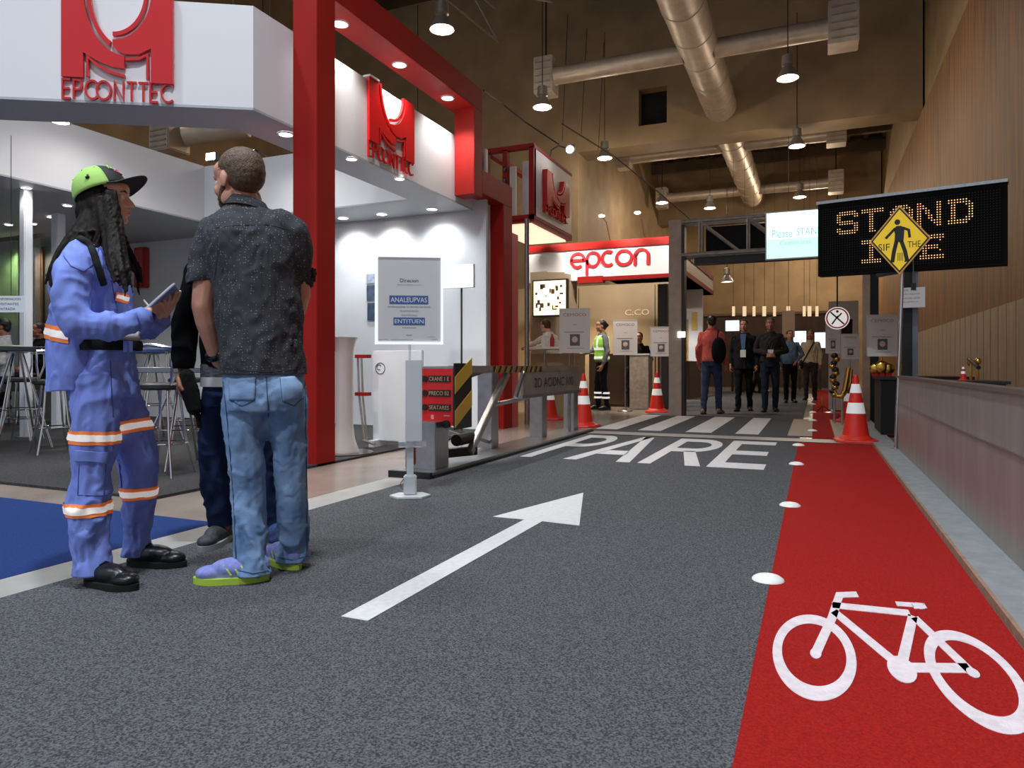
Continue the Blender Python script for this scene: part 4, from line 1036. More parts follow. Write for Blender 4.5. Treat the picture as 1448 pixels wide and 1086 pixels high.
tx(m1, 'estacionamento', .5, .82, .2, .014); tx(m1, 'mm', .5, .905, .08, .012); tx(m1, 'apoio  institucional', .3, .955, .5, .014)
m1 = SB(); tx(m1, '(PROMOCIONES) & Comercio', .5, .345, .36, .018, M_inkg); tx(m1, 'Automatización', .5, .635, .27, .024, M_inkg); tx(m1, 'SISTEMAS', .5, .685, .23, .02, M_inkg); tx(m1, 'realiza', .83, .92, .12, .012, M_inkg); tx(m1, 'evento', .87, .95, .1, .012, M_inkg)
for (u0, u1, v0, v1, s) in ((.21, .78, .455, .55, 'ANALEUPVAS'), (.27, .73, .70, .785, 'ENTITUEN')):
    b_ = SB().box(X0 + PW * u0, X0 + PW * u1, -.0135, -.012, zt - PH * v1, zt - PH * v0).build('blue_label', M_inkb, sh_)
    m1 = SB(); text(m1, s, (X0 + PW * (u0 + .02), -.015, zt - PH * (v1 - .02)), (PW * (u1 - u0 - .04), 0, 0), (0, 0, PH * (v1 - v0 - .04))); m1.build('label_text', M_paper, sh_)
# ================================================================ POSTER STANDS
def poster(px0, px1, y0, y1, Zd, label, pole=M_alu, base_y=None, rzz=0, brass=False):
    c = at((px0 + px1) / 2, y1, Zd); s = Zd / F; w = (px1 - px0) * s / 2; h = (y1 - y0) * s
    t = thing('poster_stand', label, 'sign stand', (c.x, c.y, .009), TH * .6 + rzz, 'small white poster stands')
    T_ = Matrix.Translation((c.x, c.y, 0)) @ Matrix.Rotation(TH * .6 + rzz, 4, 'Z'); z0 = c.z
    def S():
        m = MB(); m.T = T_; return m
    S().box(-w, w, -.01, .01, z0, z0 + h).build('poster_board', mat('stand_paper', (228, 222, 218), .5), t)
    fr = S(); 
    for a in ((-w, w, z0, z0 + .012), (-w, w, z0 + h - .012, z0 + h), (-w, -w + .01, z0, z0 + h), (w - .01, w, z0, z0 + h)): fr.box(a[0], a[1], -.014, .012, a[2], a[3])
    fr.build('board_frame', M_paper, t)
    m1 = S(); text(m1, 'CEM', (-w * .75, -.0115, z0 + h * .82), (w * .7, 0, 0), (0, 0, h * .07)); text(m1, 'inicio', (-w * .1, -.0115, z0 + h * .62), (w * .25, 0, 0), (0, 0, h * .03))
    m1.box(-w * .7, w * .6, -.012, -.0115, z0 + h * .46, z0 + h * .475); m1.box(-w * .5, w * .6, -.012, -.0115, z0 + h * .1, z0 + h * .108)
    m1.build('poster_text', M_inkg, t)
    m1 = S(); text(m1, 'OCO', (0, -.0115, z0 + h * .82), (w * .75, 0, 0), (0, 0, h * .07)); m1.build('poster_mark', M_inkr, t)
    ic_ = S().box(-w * .3, w * .35, -.013, -.0105, z0 + h * .16, z0 + h * .42).build('picture_square', mat('picture_slate', (92, 96, 108), .5), t)
    m1 = S(); m1.ell((w * .02, -.014, z0 + h * .3), (w * .2, .003, h * .07), 12); m1.build('picture_centre', mat('picture_cream', (224, 190, 170), .5), ic_)
    pm = M_gold if brass else pole
    S().tube([(0, .02, .02), (0, .02, z0 + h * .5)], .013 if not brass else .016, 10).build('stand_pole', pm, t)
    S().lathe([(.15, .009), (.14, .02), (.04, .035), (.03, .07)], (0, .02, 0), 24).build('stand_base', pm, t, smooth=True)
poster(791, 834, 436, 499, 11.3, 'poster stand left of the vest wearer, largest of the left group')
poster(867, 901, 452, 502, 13.4, 'poster stand right of the vest wearer beside the plinth')
poster(920, 949, 462, 504, 13.2, 'poster stand next to the grey truss column')
poster(1227, 1267, 445, 504, 9.45, 'poster stand on a brass pole left of the diamond sign', brass=True)
poster(1190, 1214, 472, 508, 12.2, 'small dim poster stand behind the right cones')
poster(1168, 1187, 456, 500, 12.8, 'pale poster stand below the round sign')
# ================================================================ CONES
def cone0():
    t = thing('traffic_cone', 'x', 'traffic cone')
    def sq(r, z): return [(r * cos(pi / 4 + pi / 2 * k + d), r * sin(pi / 4 + pi / 2 * k + d), z) for k in range(4) for d in (-.22, .22)]
    m = MB(); n = 8; rs = [sq(.255, 0), sq(.26, .012), sq(.25, .03), sq(.19, .036)]
    m.v = [Vector(p) for r in rs for p in r]; 
    m.f = [(i * n + k, i * n + (k + 1) % n, (i + 1) * n + (k + 1) % n, (i + 1) * n + k) for i in range(3) for k in range(n)] + [tuple(range(n - 1, -1, -1)), tuple(3 * n + k for k in range(n))]; m.m = [0] * len(m.f)
    m.build('cone_base', M_cone, t)
    R = lambda z: .148 - (.148 - .028) * z / .70
    MB().lathe([(.175, .034), (.165, .05), (R(.06), .075)] + [(R(z), z + .02) for z in (.1, .3, .5, .7)] + [(.026, .745), (.018, .755)], n=32).build('cone_body', M_cone, t, smooth=True)
    for z0, z1 in ((.32, .44), (.55, .65)):
        MB().lathe([(R(z0 - .02) + .0035, z0), (R(z1 - .02) + .0035, z1)], n=32, close=False).build('reflective_band', M_conew, t, smooth=True)
    return t
c0 = cone0()
CN = [(825, 607, 'cone at the far end of the boom barrier, nearest on the left', 0), (776, 597, 'cone seen between the legs of the boom barrier', .4), (929, 587, 'cone beside the grey truss column', .2),
      (1210, 630, 'largest cone standing on the stop line at the right', .1), (1203, 602, 'cone half hidden behind the largest right cone', .5)]
for i, (px, py, lb, rz_) in enumerate(CN):
    p = G(px, py - 4); o = c0 if i == 0 else copytree(c0)
    o.location = (p.x, p.y, .012 if px > 1000 else 0); o.rotation_euler = (0, 0, rz_)
    tag(o, 'red traffic ' + lb, 'traffic cone', 'red and white traffic cones')
p = onX(1362, 538, 1.5)
o = copytree(c0); o.scale = (.23, .23, .23); o.location = (p.x, p.y, p.z); tag(o, 'small red beacon, a scaled copy of the cone, above the grey side barrier', 'traffic cone', 'red and white traffic cones')  # beacon lamp, drawn as a small copy of the cone
tt = thing('equipment_shelf', 'low shelf behind the side barrier carrying the small beacon', 'shelf', (p.x, p.y, 0))
MB().box(p.x - .25, p.x + .35, p.y - .4, p.y + .5, p.z - .03, p.z).build('shelf_top', M_dk, tt)
for a_ in (-.2, .3): MB().box(p.x + a_ - .02, p.x + a_ + .02, p.y - .35, p.y + .45, 0, p.z - .03).build('shelf_leg', M_dk, tt)
tt = thing('brass_valve', 'black and brass fitting standing above the side barrier near the small beacon', 'fitting', (p.x, p.y - .3, p.z))
q = lambda x, y: onX(x, y, 1.5)
m = MB(); m.ell(q(1372, 513), (.03, .03, .035), 10); m.ell(q(1383, 511), (.03, .03, .035), 10); m.tube([q(1382, 512), q(1382, 538)], .015, 8); m.tube([q(1373, 514), q(1373, 537)], .012, 8); m.build('brass_fitting', M_gold, tt, smooth=True)
MB().tube([q(1370, 508), q(1384, 520)], .02, 8).build('black_lever', M_black, tt)
# ================================================================ LED BOARD AND DIAMOND SIGN
A = at(1156.5, 340.5, 8.8); B = at(1424, 316, 8.8 * 101 / 117.0)
u = Vector((B.x - A.x, B.y - A.y, 0)); Wd = u.length; u.normalize(); n = Vector((u.y, -u.x, 0)); Hh = 101 * 8.8 / F
zc = (A.z + B.z) / 2; tl = (B.z - A.z) / Wd
o0 = Vector((A.x, A.y, A.z - Hh / 2)); up = Vector((0, 0, 1)); uu = (u + up * tl)
t = thing('led_message_board', 'large black dot matrix board reading STAND in amber lights', 'message board', ((A.x + B.x) / 2, (A.y + B.y) / 2, 0))
MB().prism([(0, 0), (Wd, 0), (Wd, Hh), (0, Hh)], o0, uu, up, -.14, n=n).build('board_case', mat('led_case', (10, 10, 10), .8, spec=.2), t, bevel=.004)
gm = mat('led_face', (7, 7, 7), .8, spec=.15)
MB().prism([(.03, .03), (Wd - .03, .03), (Wd - .03, Hh - .03), (.03, Hh - .03)], o0 + n * .0, uu, up, .006, n=n).build('led_face', gm, t)
MB().prism([(-.01, Hh), (Wd + .01, Hh), (Wd + .01, Hh + .035), (-.01, Hh + .035)], o0 + n * .03, uu, up, -.16, n=n).build('top_rail', M_alu, t)
FONT = {'S': ['.#######.', '#########', '##.....##', '##.......', '#######..', '.########', '.......##', '##.....##', '#########', '.#######.'],
 'T': ['#########', '#########', '...##....', '...##....', '...##....', '...##....', '...##....', '...##....', '...##....', '...###...'],
 'A': ['..#####..', '.#######.', '##.....##', '##.....##', '#########', '#########', '##.....##', '##.....##', '##.....##', '##.....##'],
 'N': ['##.....##', '###....##', '####...##', '##.##..##', '##.##..##', '##..##.##', '##..##.##', '##...####', '##....###', '##.....##'],
 'D': ['#######..', '########.', '.##...###', '.##....##', '.##....##', '.##....##', '.##....##', '.##...###', '########.', '#######..'],
 'I': ['########.', '########.', '...##....', '...##....', '...##....', '...##....', '...##....', '...##....', '########.', '########.'],
 'R': ['########.', '#########', '##.....##', '##.....##', '########.', '#######..', '##..##...', '##...##..', '##....##.', '##.....##'],
 'E': ['#########', '#########', '.##....#.', '.##......', '.######..', '.######..', '.##....#.', '.##......', '#########', '#########']}
NX, NY = 66, 27; pu = (Wd - .10) / NX; pv = (Hh - .12) / NY
def cell(i, j): return o0 + uu * (.05 + (i + .5) * pu) + up * (Hh - .06 - (j + .5) * pv) + n * .006
lit = set()
for row, y0_, lst in ((0, 2, ((6, 'S'), (16, 'T'), (27, 'A'), (37, 'N'), (48, 'D'))), (1, 15, ((16, 'I'), (27, 'R'), (38, 'E')))):
    for x0_, ch in lst:
        for j, r in enumerate(FONT[ch]):
            for i, c_ in enumerate(r):
                if c_ == '#': lit.add((x0_ + i, y0_ + j))
ml = MB(); md_ = MB(); R3 = Matrix((u, n, up)).transposed()
def led(mb, p, r):
    vs = [p + (u * cos(a * pi / 3) + up * sin(a * pi / 3)) * r + n * .001 for a in range(6)] + [p + (u * cos(a * pi / 3) + up * sin(a * pi / 3)) * r * .6 + n * .004 for a in range(6)]
    mb.add(vs, [(k, (k + 1) % 6, 6 + (k + 1) % 6, 6 + k) for k in range(6)] + [tuple(range(6, 12))])
for j in range(NY):
    for i in range(NX): led(ml if (i, j) in lit else md_, cell(i, j), .0068 if (i, j) in lit else .0055)
o = ml.build('lit_led', mat('amber_led', (255, 200, 150), .5, emit=1.2, ecol=(255, 190, 130)), t); o['kind'] = 'stuff'
o = md_.build('unlit_led', mat('dark_led', (44, 42, 38), .5), t); o['kind'] = 'stuff'
# supports
pm = o0 + uu * (Wd * .5) - n * .07
MB().box(pm.x - .05, pm.x + .05, pm.y - .05, pm.y + .05, 0, o0.z + .3).build('support_post', M_black, t)
MB().box(pm.x + .055, pm.x + .115, pm.y - .03, pm.y + .03, 0, o0.z + .02).build('support_post', mat('post_blue_grey', (120, 130, 140), .4, .5), t)
MB().bar(pm + uu * -.32 + Vector((0, 0, -.02)), pm + uu * .32 + Vector((0, 0, .06)), .1, .05).build('mount_bracket', M_black, t, bevel=.01)
pl_ = at(1291, 420, 8.0); s = 8.0 / F
tn = thing('clipped_notice', 'white paper notice clipped below the led board', 'notice', tuple(pl_), TH * .3)
T_ = Matrix.Translation(pl_) @ Matrix.Rotation(-.1, 4, 'Z')
m = MB(); m.T = T_; m.box(-.13, .12, 0, .004, -.12, .11); m.build('sheet', M_paper, tn)
m = MB(); m.T = T_; m.box(-.02, .03, -.012, .06, .08, .16); m.build('clip', M_black, tn)
m = MB(); m.T = T_
for i, w_ in enumerate((.05, .17, .17, .15)): text(m, ('IIIII', 'aviso segurança', 'entrada salida', 'publico')[i], (-.1, -.002, .07 - i * .045), (w_, 0, 0), (0, 0, .02))
m.build('notice_text', M_inkg, tn)
MB().tube([pl_ + Vector((.01, .02, .14)), (pl_.x + .02, pl_.y + .2, 2.3)], .008, 6).build('clip_rod', M_black, tn)
# diamond sign on its steel pole
pb = G(1266.5, 634, .034); pt = at(1276, 390, pb.length and (Matrix.Rotation(-TH, 3, 'Z') @ Vector((pb.x, pb.y, 0))).y)
t = thing('pedestrian_warning_sign', 'yellow diamond sign with black walking figure on a slim steel pole', 'traffic sign', tuple(pb))
pt2 = pt + (pt - pb).normalized() * .10
MB().tube([pb, pt2], .0165, 14).build('sign_pole', M_chrome, t, smooth=True)
MB().lathe([(.045, 0), (.045, .006), (.02, .01)], pb, 20).build('pole_foot', M_alu, t)
Zs = (Matrix.Rotation(-TH, 3, 'Z') @ pt).y; sc = Zs / F
cc = at(1273, 340, Zs) + n * .03
ux = Vector((u.x, u.y, -.02 + tl)).normalized(); hw = .262; hh = .333
dm = lambda k: [(-hw * k, 0), (0, -hh * k), (hw * k, 0), (0, hh * k)]
MB().prism(dm(1.05), cc, ux, up, .006, n=n).build('diamond_edge', mat('sign_edge_tan', (230, 170, 80), .4), t)
MB().prism(dm(.985), cc + n * .006, ux, up, .002, n=n).build('diamond_border', M_black, t)
MB().prism(dm(.92), cc + n * .008, ux, up, .002, n=n).build('diamond_face', M_signy, t)
fg = MB(); S_ = 1 / 6.9 * sc * 1.0   # zoomed pixels (7.75 per px) to metres
def zp(x, y): return ((x - 568) / 7.75 * sc * hw / (36 * sc), -(y - 618) / 7.75 * sc * hh / (45.5 * sc))
def zr(pts, w):
    ps = [zp(*p) for p in pts]
    for q_ in ribbon(ps, w): fg.prism(q_, cc + n * .010, ux, up, .002, n=n)
hx = zp(548, 428); fg.prism([(hx[0] + .026 * cos(a * pi / 8), hx[1] + .028 * sin(a * pi / 8)) for a in range(16)], cc + n * .010, ux, up, .002, n=n)
fg.prism([zp(*p) for p in ((515, 500), (540, 468), (585, 470), (615, 500), (612, 560), (605, 640), (520, 640), (525, 560))], cc + n * .010, ux, up, .002, n=n)
zr([(530, 490), (435, 595)], .024); zr([(595, 490), (655, 520), (664, 600)], .024)
zr([(540, 630), (515, 740), (500, 850)], .036); zr([(585, 630), (620, 740), (640, 845)], .036); zr([(520, 845), (478, 848)], .014); zr([(655, 838), (615, 850)], .014)
fg.build('walking_figure', M_black, t)
mm = MB()
for s_, x0_, y0_, x1_, y1_ in (('SIF', 365, 725, 475, 650), ('THE', 645, 705, 765, 640), ('llll', 550, 840, 600, 755)):
    a_ = zp(x0_, y0_); b_ = zp(x1_, y1_); text(mm, s_, cc + n * .0125 + ux * a_[0] + up * a_[1], ux * (b_[0] - a_[0]), up * (b_[1] - a_[1]))
mm.build('sign_text', M_ink, t)
# round pedestrian prohibition sign
cR = onY(1184, 450, 11.9)
t = thing('round_prohibition_sign', 'round white sign with red rim and crossed walking figure hanging at the right', 'traffic sign', tuple(cR))
rr = 15.5 * 11.0 / F
def disc(name, r0, r1, m_, d):
    mb = MB()
    for q_ in ribbon(arc(0, 0, (r0 + r1) / 2, (r0 + r1) / 2, 0, 360, 40), r1 - r0): mb.prism(q_, cR + Vector((0, -d, 0)), (1, 0, 0), (0, 0, 1), .004, n=(0, -1, 0))
    return mb.build(name, m_, t)
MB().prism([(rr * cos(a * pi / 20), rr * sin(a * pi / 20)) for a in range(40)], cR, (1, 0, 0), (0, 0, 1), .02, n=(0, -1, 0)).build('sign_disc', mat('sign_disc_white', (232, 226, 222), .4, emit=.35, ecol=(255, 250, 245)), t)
disc('red_rim', rr * .8, rr * .92, mat('rim_red', (206, 60, 50), .4), .021)
mm = MB()
for ln in ([(-.55, .55), (.55, -.55)], [(.05, .2), (-.45, -.55)], [(.0, .05), (.35, .45)]):
    for q_ in ribbon([(a * rr, b * rr) for a, b in ln], .022): mm.prism(q_, cR + Vector((0, -.021, 0)), (1, 0, 0), (0, 0, 1), .003, n=(0, -1, 0))
mm.prism([(.0 + .02 * cos(a * pi / 6), rr * .6 + .02 * sin(a * pi / 6)) for a in range(12)], cR + Vector((0, -.021, 0)), (1, 0, 0), (0, 0, 1), .003, n=(0, -1, 0))
mm.build('crossed_figure', M_ink, t)
MB().tube([cR + Vector((0, .02, rr)), cR + Vector((0, .02, 1.9))], .012, 6).build('hanging_rod', M_dk, t)
# ================================================================ BAR TABLES AND STOOLS
def bar_table(px, py_top, Z, label, r=.36, topm=None, spread=.34):
    p = at(px, py_top, Z); t = thing('bar_table', label, 'table', (p.x, p.y, .02), 0, 'high bar tables of the booth')
    h = p.z
    MB().lathe([(r * .97, h - .045), (r, h - .04), (r, h - .005), (r * .98, h)], (p.x, p.y, 0), 40).build('table_top', topm or mat('table_top_grey', (104, 108, 116), .3), t, smooth=True)
    MB().lathe([(.09, h - .06), (.09, h - .045)], (p.x, p.y, 0), 20).build('top_hub', M_alu, t)
    for k in range(4):
        a = .5 + pi / 2 * k
        MB().tube([(p.x + .05 * cos(a), p.y + .05 * sin(a), h - .05), (p.x + spread * cos(a), p.y + spread * sin(a), .022)], .012, 10).build('leg', M_chrome, t, smooth=True)
    zz = h * .4
    MB().tube([(p.x + (.05 + (spread - .05) * .62) * cos(a), p.y + (.05 + (spread - .05) * .62) * sin(a), zz) for a in [2 * pi * i / 24 for i in range(25)]], .006, 6).build('foot_ring', M_chrome, t)
    return p
pA = bar_table(258, 519, 5.9, 'grey topped bar table on chrome legs between the worker and the dark jeans', .42, spread=.36)
pB = bar_table(24, 491, 7.2, 'bar table at the far left under the paper notice', .50, mat('table_top_dark', (48, 56, 68), .3))
pC = bar_table(215, 494, 8.0, 'farther table with blue edge behind the clipboard worker', .3, mat('table_top_blue', (44, 70, 120), .4))
def stool(loc, rz, label):
    t = thing('bar_stool', label, 'stool', loc, rz, 'chrome bar stools')
    T_ = Matrix.Translation(loc) @ Matrix.Rotation(rz, 4, 'Z')
    def S():
        m = MB(); m.T = T_; return m
    S().lathe([(.15, .66), (.175, .675), (.175, .70), (.15, .715)], n=28).build('seat', mat('stool_seat', (30, 30, 33), .5), t, smooth=True)
    for k in range(4):
        a = pi / 4 + pi / 2 * k; S().tube([(.11 * cos(a), .11 * sin(a), .66), (.15 * cos(a), .15 * sin(a), .3), (.23 * cos(a), .23 * sin(a), .0)], .010, 8).build('leg', M_chrome, t, smooth=True)
    S().tube([(.165 * cos(2 * pi * i / 20), .165 * sin(2 * pi * i / 20), .25) for i in range(21)], .007, 6).build('foot_ring', M_chrome, t)
    m = S()
    m.tube([(-.14, -.13, .7), (-.17, -.17, .85), (-.17, -.17, .98)], .010, 8); m.tube([(.14, -.13, .7), (.17, -.17, .85), (.17, -.17, .98)], .010, 8); m.tube([(-.17, -.17, .98), (0, -.2, 1.0), (.17, -.17, .98)], .014, 8)
    m.build('back_rail', M_chrome, t, smooth=True)
    return t
g = G(232, 672, .02); stool((g.x, g.y, .02), .3, 'chrome bar stool behind the right leg of the capped worker')
g = G(30, 622, .02); stool((g.x, g.y, .02), 2.2, 'chrome bar stool at the left edge under the far left table')
g = G(75, 640, .02); stool((g.x, g.y, .02), 1.2, 'chrome bar stool just left of the capped worker')
g = G(262, 625, .02); stool((g.x, g.y, .02), -.6, 'far bar stool seen behind the grey topped table')
# small things on the far table and left table
for i, (dx, dy, col, lb) in enumerate(((.05, -.1, (212, 222, 60), 'yellow green folded flyer'), (-.14, .05, (228, 228, 222), 'white folded flyer'))):
    o = MB().box(pB.x + dx - .1, pB.x + dx + .1, pB.y + dy - .07, pB.y + dy + .07, pB.z, pB.z + .012 + .01 * i).build('flyer', mat('flyer_%d' % i, col, .5)); tag(o, lb + ' lying on the far left bar table', 'flyer')
o = MB().lathe([(.03, 0), (.036, .10), (.033, .10), (.028, .01)], (pA.x + .05, pA.y - .1, pA.z), 20).build('drinking_glass', M_acr, smooth=True); tag(o, 'small clear glass standing on the grey topped bar table', 'glass')
o = MB().box(pA.x - .14, pA.x - .06, pA.y, pA.y + .06, pA.z, pA.z + .13).build('table_card_holder', mat('card_brown', (104, 82, 66), .5)); tag(o, 'small brown card holder standing on the grey topped bar table', 'card holder')
# ================================================================ PEOPLE
def skinm(name, rgb): return mat(name, rgb, .5, vary=.06, vscale=30, spec=.35)
def shoe(T, parent, m_up, m_sole, L_=.27, name='shoe', laces=None, high=0.0, lean=0):
    """toe towards local +y, heel at origin; T places it in root-local space"""
    mb = MB(); mb.T = T
    s = L_ / .27
    mb.ell((0, .035 * s, .055 * s), (.036 * s, .045 * s, .045 * s), 14); mb.ell((0, .12 * s, .05 * s), (.042 * s, .09 * s, .04 * s), 16)
    mb.ell((0, .205 * s, .036 * s), (.043 * s, .055 * s, .028 * s), 16)
    capsule(mb, (0, .06 * s, .05 * s), .040 * s, (0, .045 * s, (.068 + high) * s), .036 * s)
    mb.box(-.034 * s, .034 * s, .02 * s, .21 * s, .014, .04 * s)
    me = remesh(mb, .005, 4); o = soft(me, name, m_up, parent)
    mb = MB(); mb.T = T; n_ = 28; pts = []
    for k in range(n_):
        a = 2 * pi * k / n_; y = .5 * (1 - cos(a)); 
        w = (.033 + .014 * sin(pi * min(1, y * 1.05)) + .006 * (y > .55)) * (1 if 0 < y < 1 else 0)
        pts.append(((w * (1 if a < pi else -1)) * min(1, sqrt(max(0, 4 * y * (1 - y))) * 1.25) * s, (y * .272 - .006) * s))
    mb.prism(pts, (0, 0, 0), (1, 0, 0), (0, 1, 0), .024 * s)
    mm = mb.mesh(); soft(mm, 'sole', m_sole, o); mm.set_sharp_from_angle(angle=radians(40))
    if laces:
        mb = MB(); mb.T = T
        for i in range(5):
            y = .095 + i * .019; z = .092 - i * .008
            mb.tube([(-.022 * s, y * s, (z - .008) * s), (0, (y + .005) * s, (z + .002) * s), (.022 * s, y * s, (z - .008) * s)], .003, 6)
        link_mesh('laces', mb.mesh(), laces, o, world=False)
    return o
def Tl(x, y, z, yaw): return Matrix.Translation((x, y, z)) @ Matrix.Rotation(yaw, 4, 'Z')
# ---------------------------------------------------------------- generic figure for the middle distance
def figure(loc, yaw, h, label, shirt, trousers, hairm, skin, shoem, arms=('down', 'down'), stride=.0, long=True, jacket=False, lean=0,
           sit=False, female=False, vox=.014, head_turn=0, group=None, build=1.0, lower=True):
    t = thing('person', label, 'person', loc, yaw, group); k = h / 1.76
    V = lambda x, y, z: Vector((x, y + lean * max(0, z - .9), z)) * k
    hz = .92 if not sit else .50
    dz = hz - .92
    LG = {}
    for s in (-1, 1):
        st_ = stride * s
        if sit: LG[s] = [V(s * .09, 0, hz), V(s * .13, .42, hz + .02), V(s * .13, .46, .09)]
        else: LG[s] = [V(s * .085, 0, .9), V(s * .095, st_ * .5 + .03, .49), V(s * .095, st_ - .02, .09)]
    SH = {s: V(s * .165 * build, -.01, 1.41 + dz) for s in (-1, 1)}
    AR = {}
    for i, s in enumerate((-1, 1)):
        a = arms[i]
        if a == 'down': AR[s] = [SH[s], V(s * .235 * build, -.03, 1.13 + dz), V(s * .235, .06, .88 + dz)]
        elif a == 'front': AR[s] = [SH[s], V(s * .26 * build, -.01, 1.14 + dz), V(s * .05, .20, 1.08 + dz)]
        elif a == 'hip': AR[s] = [SH[s], V(s * .31 * build, -.05, 1.17 + dz), V(s * .15, .06, 1.02 + dz)]
        elif a == 'fwd': AR[s] = [SH[s], V(s * .23, .1, 1.17 + dz), V(s * .12, .36, 1.1 + dz)]
        elif a == 'reach': AR[s] = [SH[s], V(s * .22, .22, 1.3 + dz), V(s * .16, .48, 1.25 + dz)]
    # body: head, neck, core, arms and hands in one surface
    mb = MB(); fw = Vector((sin(head_turn), cos(head_turn), 0))
    P, R = head(mb, V(0, .02, 1.635 + dz), fw, k)
    capsule(mb, V(0, -.005, 1.58 + dz), .054 * k, V(0, -.02, 1.44 + dz), .062 * k)
    chain(mb, [(V(0, 0, 1.40 + dz), .09 * k), (V(0, 0, 1.0 + dz), .09 * k)])
    for s in (-1, 1):
        a = AR[s]; chain(mb, [(V(s * .06, 0, 1.4 + dz), .05 * k), (a[0], .045 * k), (a[1], .038 * k), (a[2], .026 * k)])
        d = (a[2] - a[1]).normalized(); hand(mb, a[2] + d * .015, d + Vector((0, .15, 0)), (-s * .9, .3, 0) if arms[(s + 1) // 2] == 'down' else (0, -.3, -1), s, s=k * 1.02)
        chain(mb, [(V(s * .05, 0, 1.0 + dz), .07 * k), (LG[s][0], .07 * k), (LG[s][1], .045 * k), (LG[s][2], .035 * k)])
    soft(remesh(mb, .0095, 2), 'body', skin, t)
    face_parts(P, R, k, t, mat('lip_tone', (150, 84, 74), .5), hairm)
    # hair
    mb = MB(); mb.ell(P(0, -.026, .044), [.083 * k, .096 * k, .086 * k], 20, rot=R); mb.ell(P(0, -.055, -.01), [.07 * k, .065 * k, .07 * k], 16, rot=R)
    if female: 
        mb.ell(P(0, -.12, .02), [.04 * k, .04 * k, .04 * k], 12, rot=R)
    me = remesh(mb, .009, 2); folds(me, .004, (60, 60, 40), 3); soft(me, 'hair', hairm, t)
    # top
    b_ = build
    mb = MB(); g = .012 if not jacket else .03
    rings = [(0, 0, .93 if not jacket else .80, .165, .115), (0, 0, 1.0, .16, .115), (0, 0, 1.12, .158, .112), (0, .005, 1.27, .165, .118), (0, 0, 1.37, .160, .105), (0, -.01, 1.45, .105, .08), (0, -.015, 1.50, .065, .065)]
    if female: rings[2] = (0, 0, 1.12, .135, .10)
    loft(mb, [((cx) * k, (cy + lean * max(0, z - .9)) * k, (z + dz) * k, (rx * b_ + g) * k, (ry * b_ + g) * k) for cx, cy, z, rx, ry in rings])
    for s in (-1, 1):
        a = AR[s]; chain(mb, [(V(s * .1, 0, 1.39 + dz), .07 * k), (a[0], .060 * k)])
        if long: chain(mb, [(a[0], .060 * k), (a[1], .054 * k), (a[1].lerp(a[2], .93), .040 * k)])
        else: chain(mb, [(a[0], .068 * k), (a[0].lerp(a[1], .7), .058 * k)])
    me = remesh(mb, vox, 3); folds(me, .012 * k, (9, 9, 5), random.random() * 50); top = soft(me, 'jacket' if jacket else 'shirt', shirt, t)
    mb = MB(); 
    mb.tube([V(.07 * cos(a), -.012 + .068 * sin(a), 1.495 + dz + .012 * sin(a + 3.14)) for a in [2 * pi * i / 16 for i in range(17)]], .016 * k, 8)
    link_mesh('collar', mb.mesh(), shirt, top, world=False)
    # trousers
    mb = MB()
    if sit: loft(mb, [(0, 0, (hz - .1) * k, .16 * k, .13 * k), (0, 0, (hz + .1) * k, .155 * k, .12 * k)])
    else: loft(mb, [(0, 0, .84 * k, .15 * k, .115 * k), (0, 0, .92 * k, .168 * k, .125 * k), (0, 0, 1.02 * k, .155 * k, .115 * k)])
    for s in (-1, 1):
        l = LG[s]; chain(mb, [(l[0] + V(0, 0, -.03) - V(0, 0, 0), .092 * k), (l[1], .066 * k), (l[2] + Vector((0, 0, -.02 * k)), .054 * k)])
    me = remesh(mb, vox, 3); folds(me, .010 * k, (10, 10, 6), random.random() * 50); cut(me, (0, 0, .035), (0, 0, -1)); soft(me, 'trousers', trousers, t)
    for s in (-1, 1):
        l = LG[s][2]; shoe(Tl(l.x, l.y - .07, 0, -s * .12), t, shoem, M_black, .27 * k)
    return t, V, AR, P
hair_dk = mat('hair_black', (22, 17, 15), .45, vary=.4, vscale=40); hair_br = mat('hair_brown', (64, 42, 26), .5, vary=.4, vscale=50)
sk1 = skinm('skin_tan', (178, 124, 96)); sk2 = skinm('skin_warm', (160, 104, 78)); sk3 = skinm('skin_light', (214, 160, 134))
cl = lambda name, rgb, **k: mat('cloth_' + name, rgb, .9, vary=.14, vscale=25, bump=.15, bscale=60, spec=.15, **k)
def gp(px, py): p = G(px, py); return (p.x, p.y, .010)
PI_ = pi
def toward(p): return atan2(-(0 - p[0]), (0 - p[1]))    # yaw that faces the camera
def lanyard(t, V, P_, dz=0):
    mb = MB(); mb.tube([V(-.07, .06, 1.46), V(-.02, .15, 1.25), V(0, .158, 1.16)], .005, 6); mb.tube([V(.07, .06, 1.46), V(.02, .15, 1.25), V(0, .158, 1.16)], .005, 6)
    link_mesh('lanyard', mb.mesh(), M_ink, t, world=False)
    mb = MB(); mb.box(-.05, .05, .165, .172, 1.02, 1.16); link_mesh('name_badge', mb.mesh(), mat('badge_white', (226, 224, 220), .4), t, world=False)
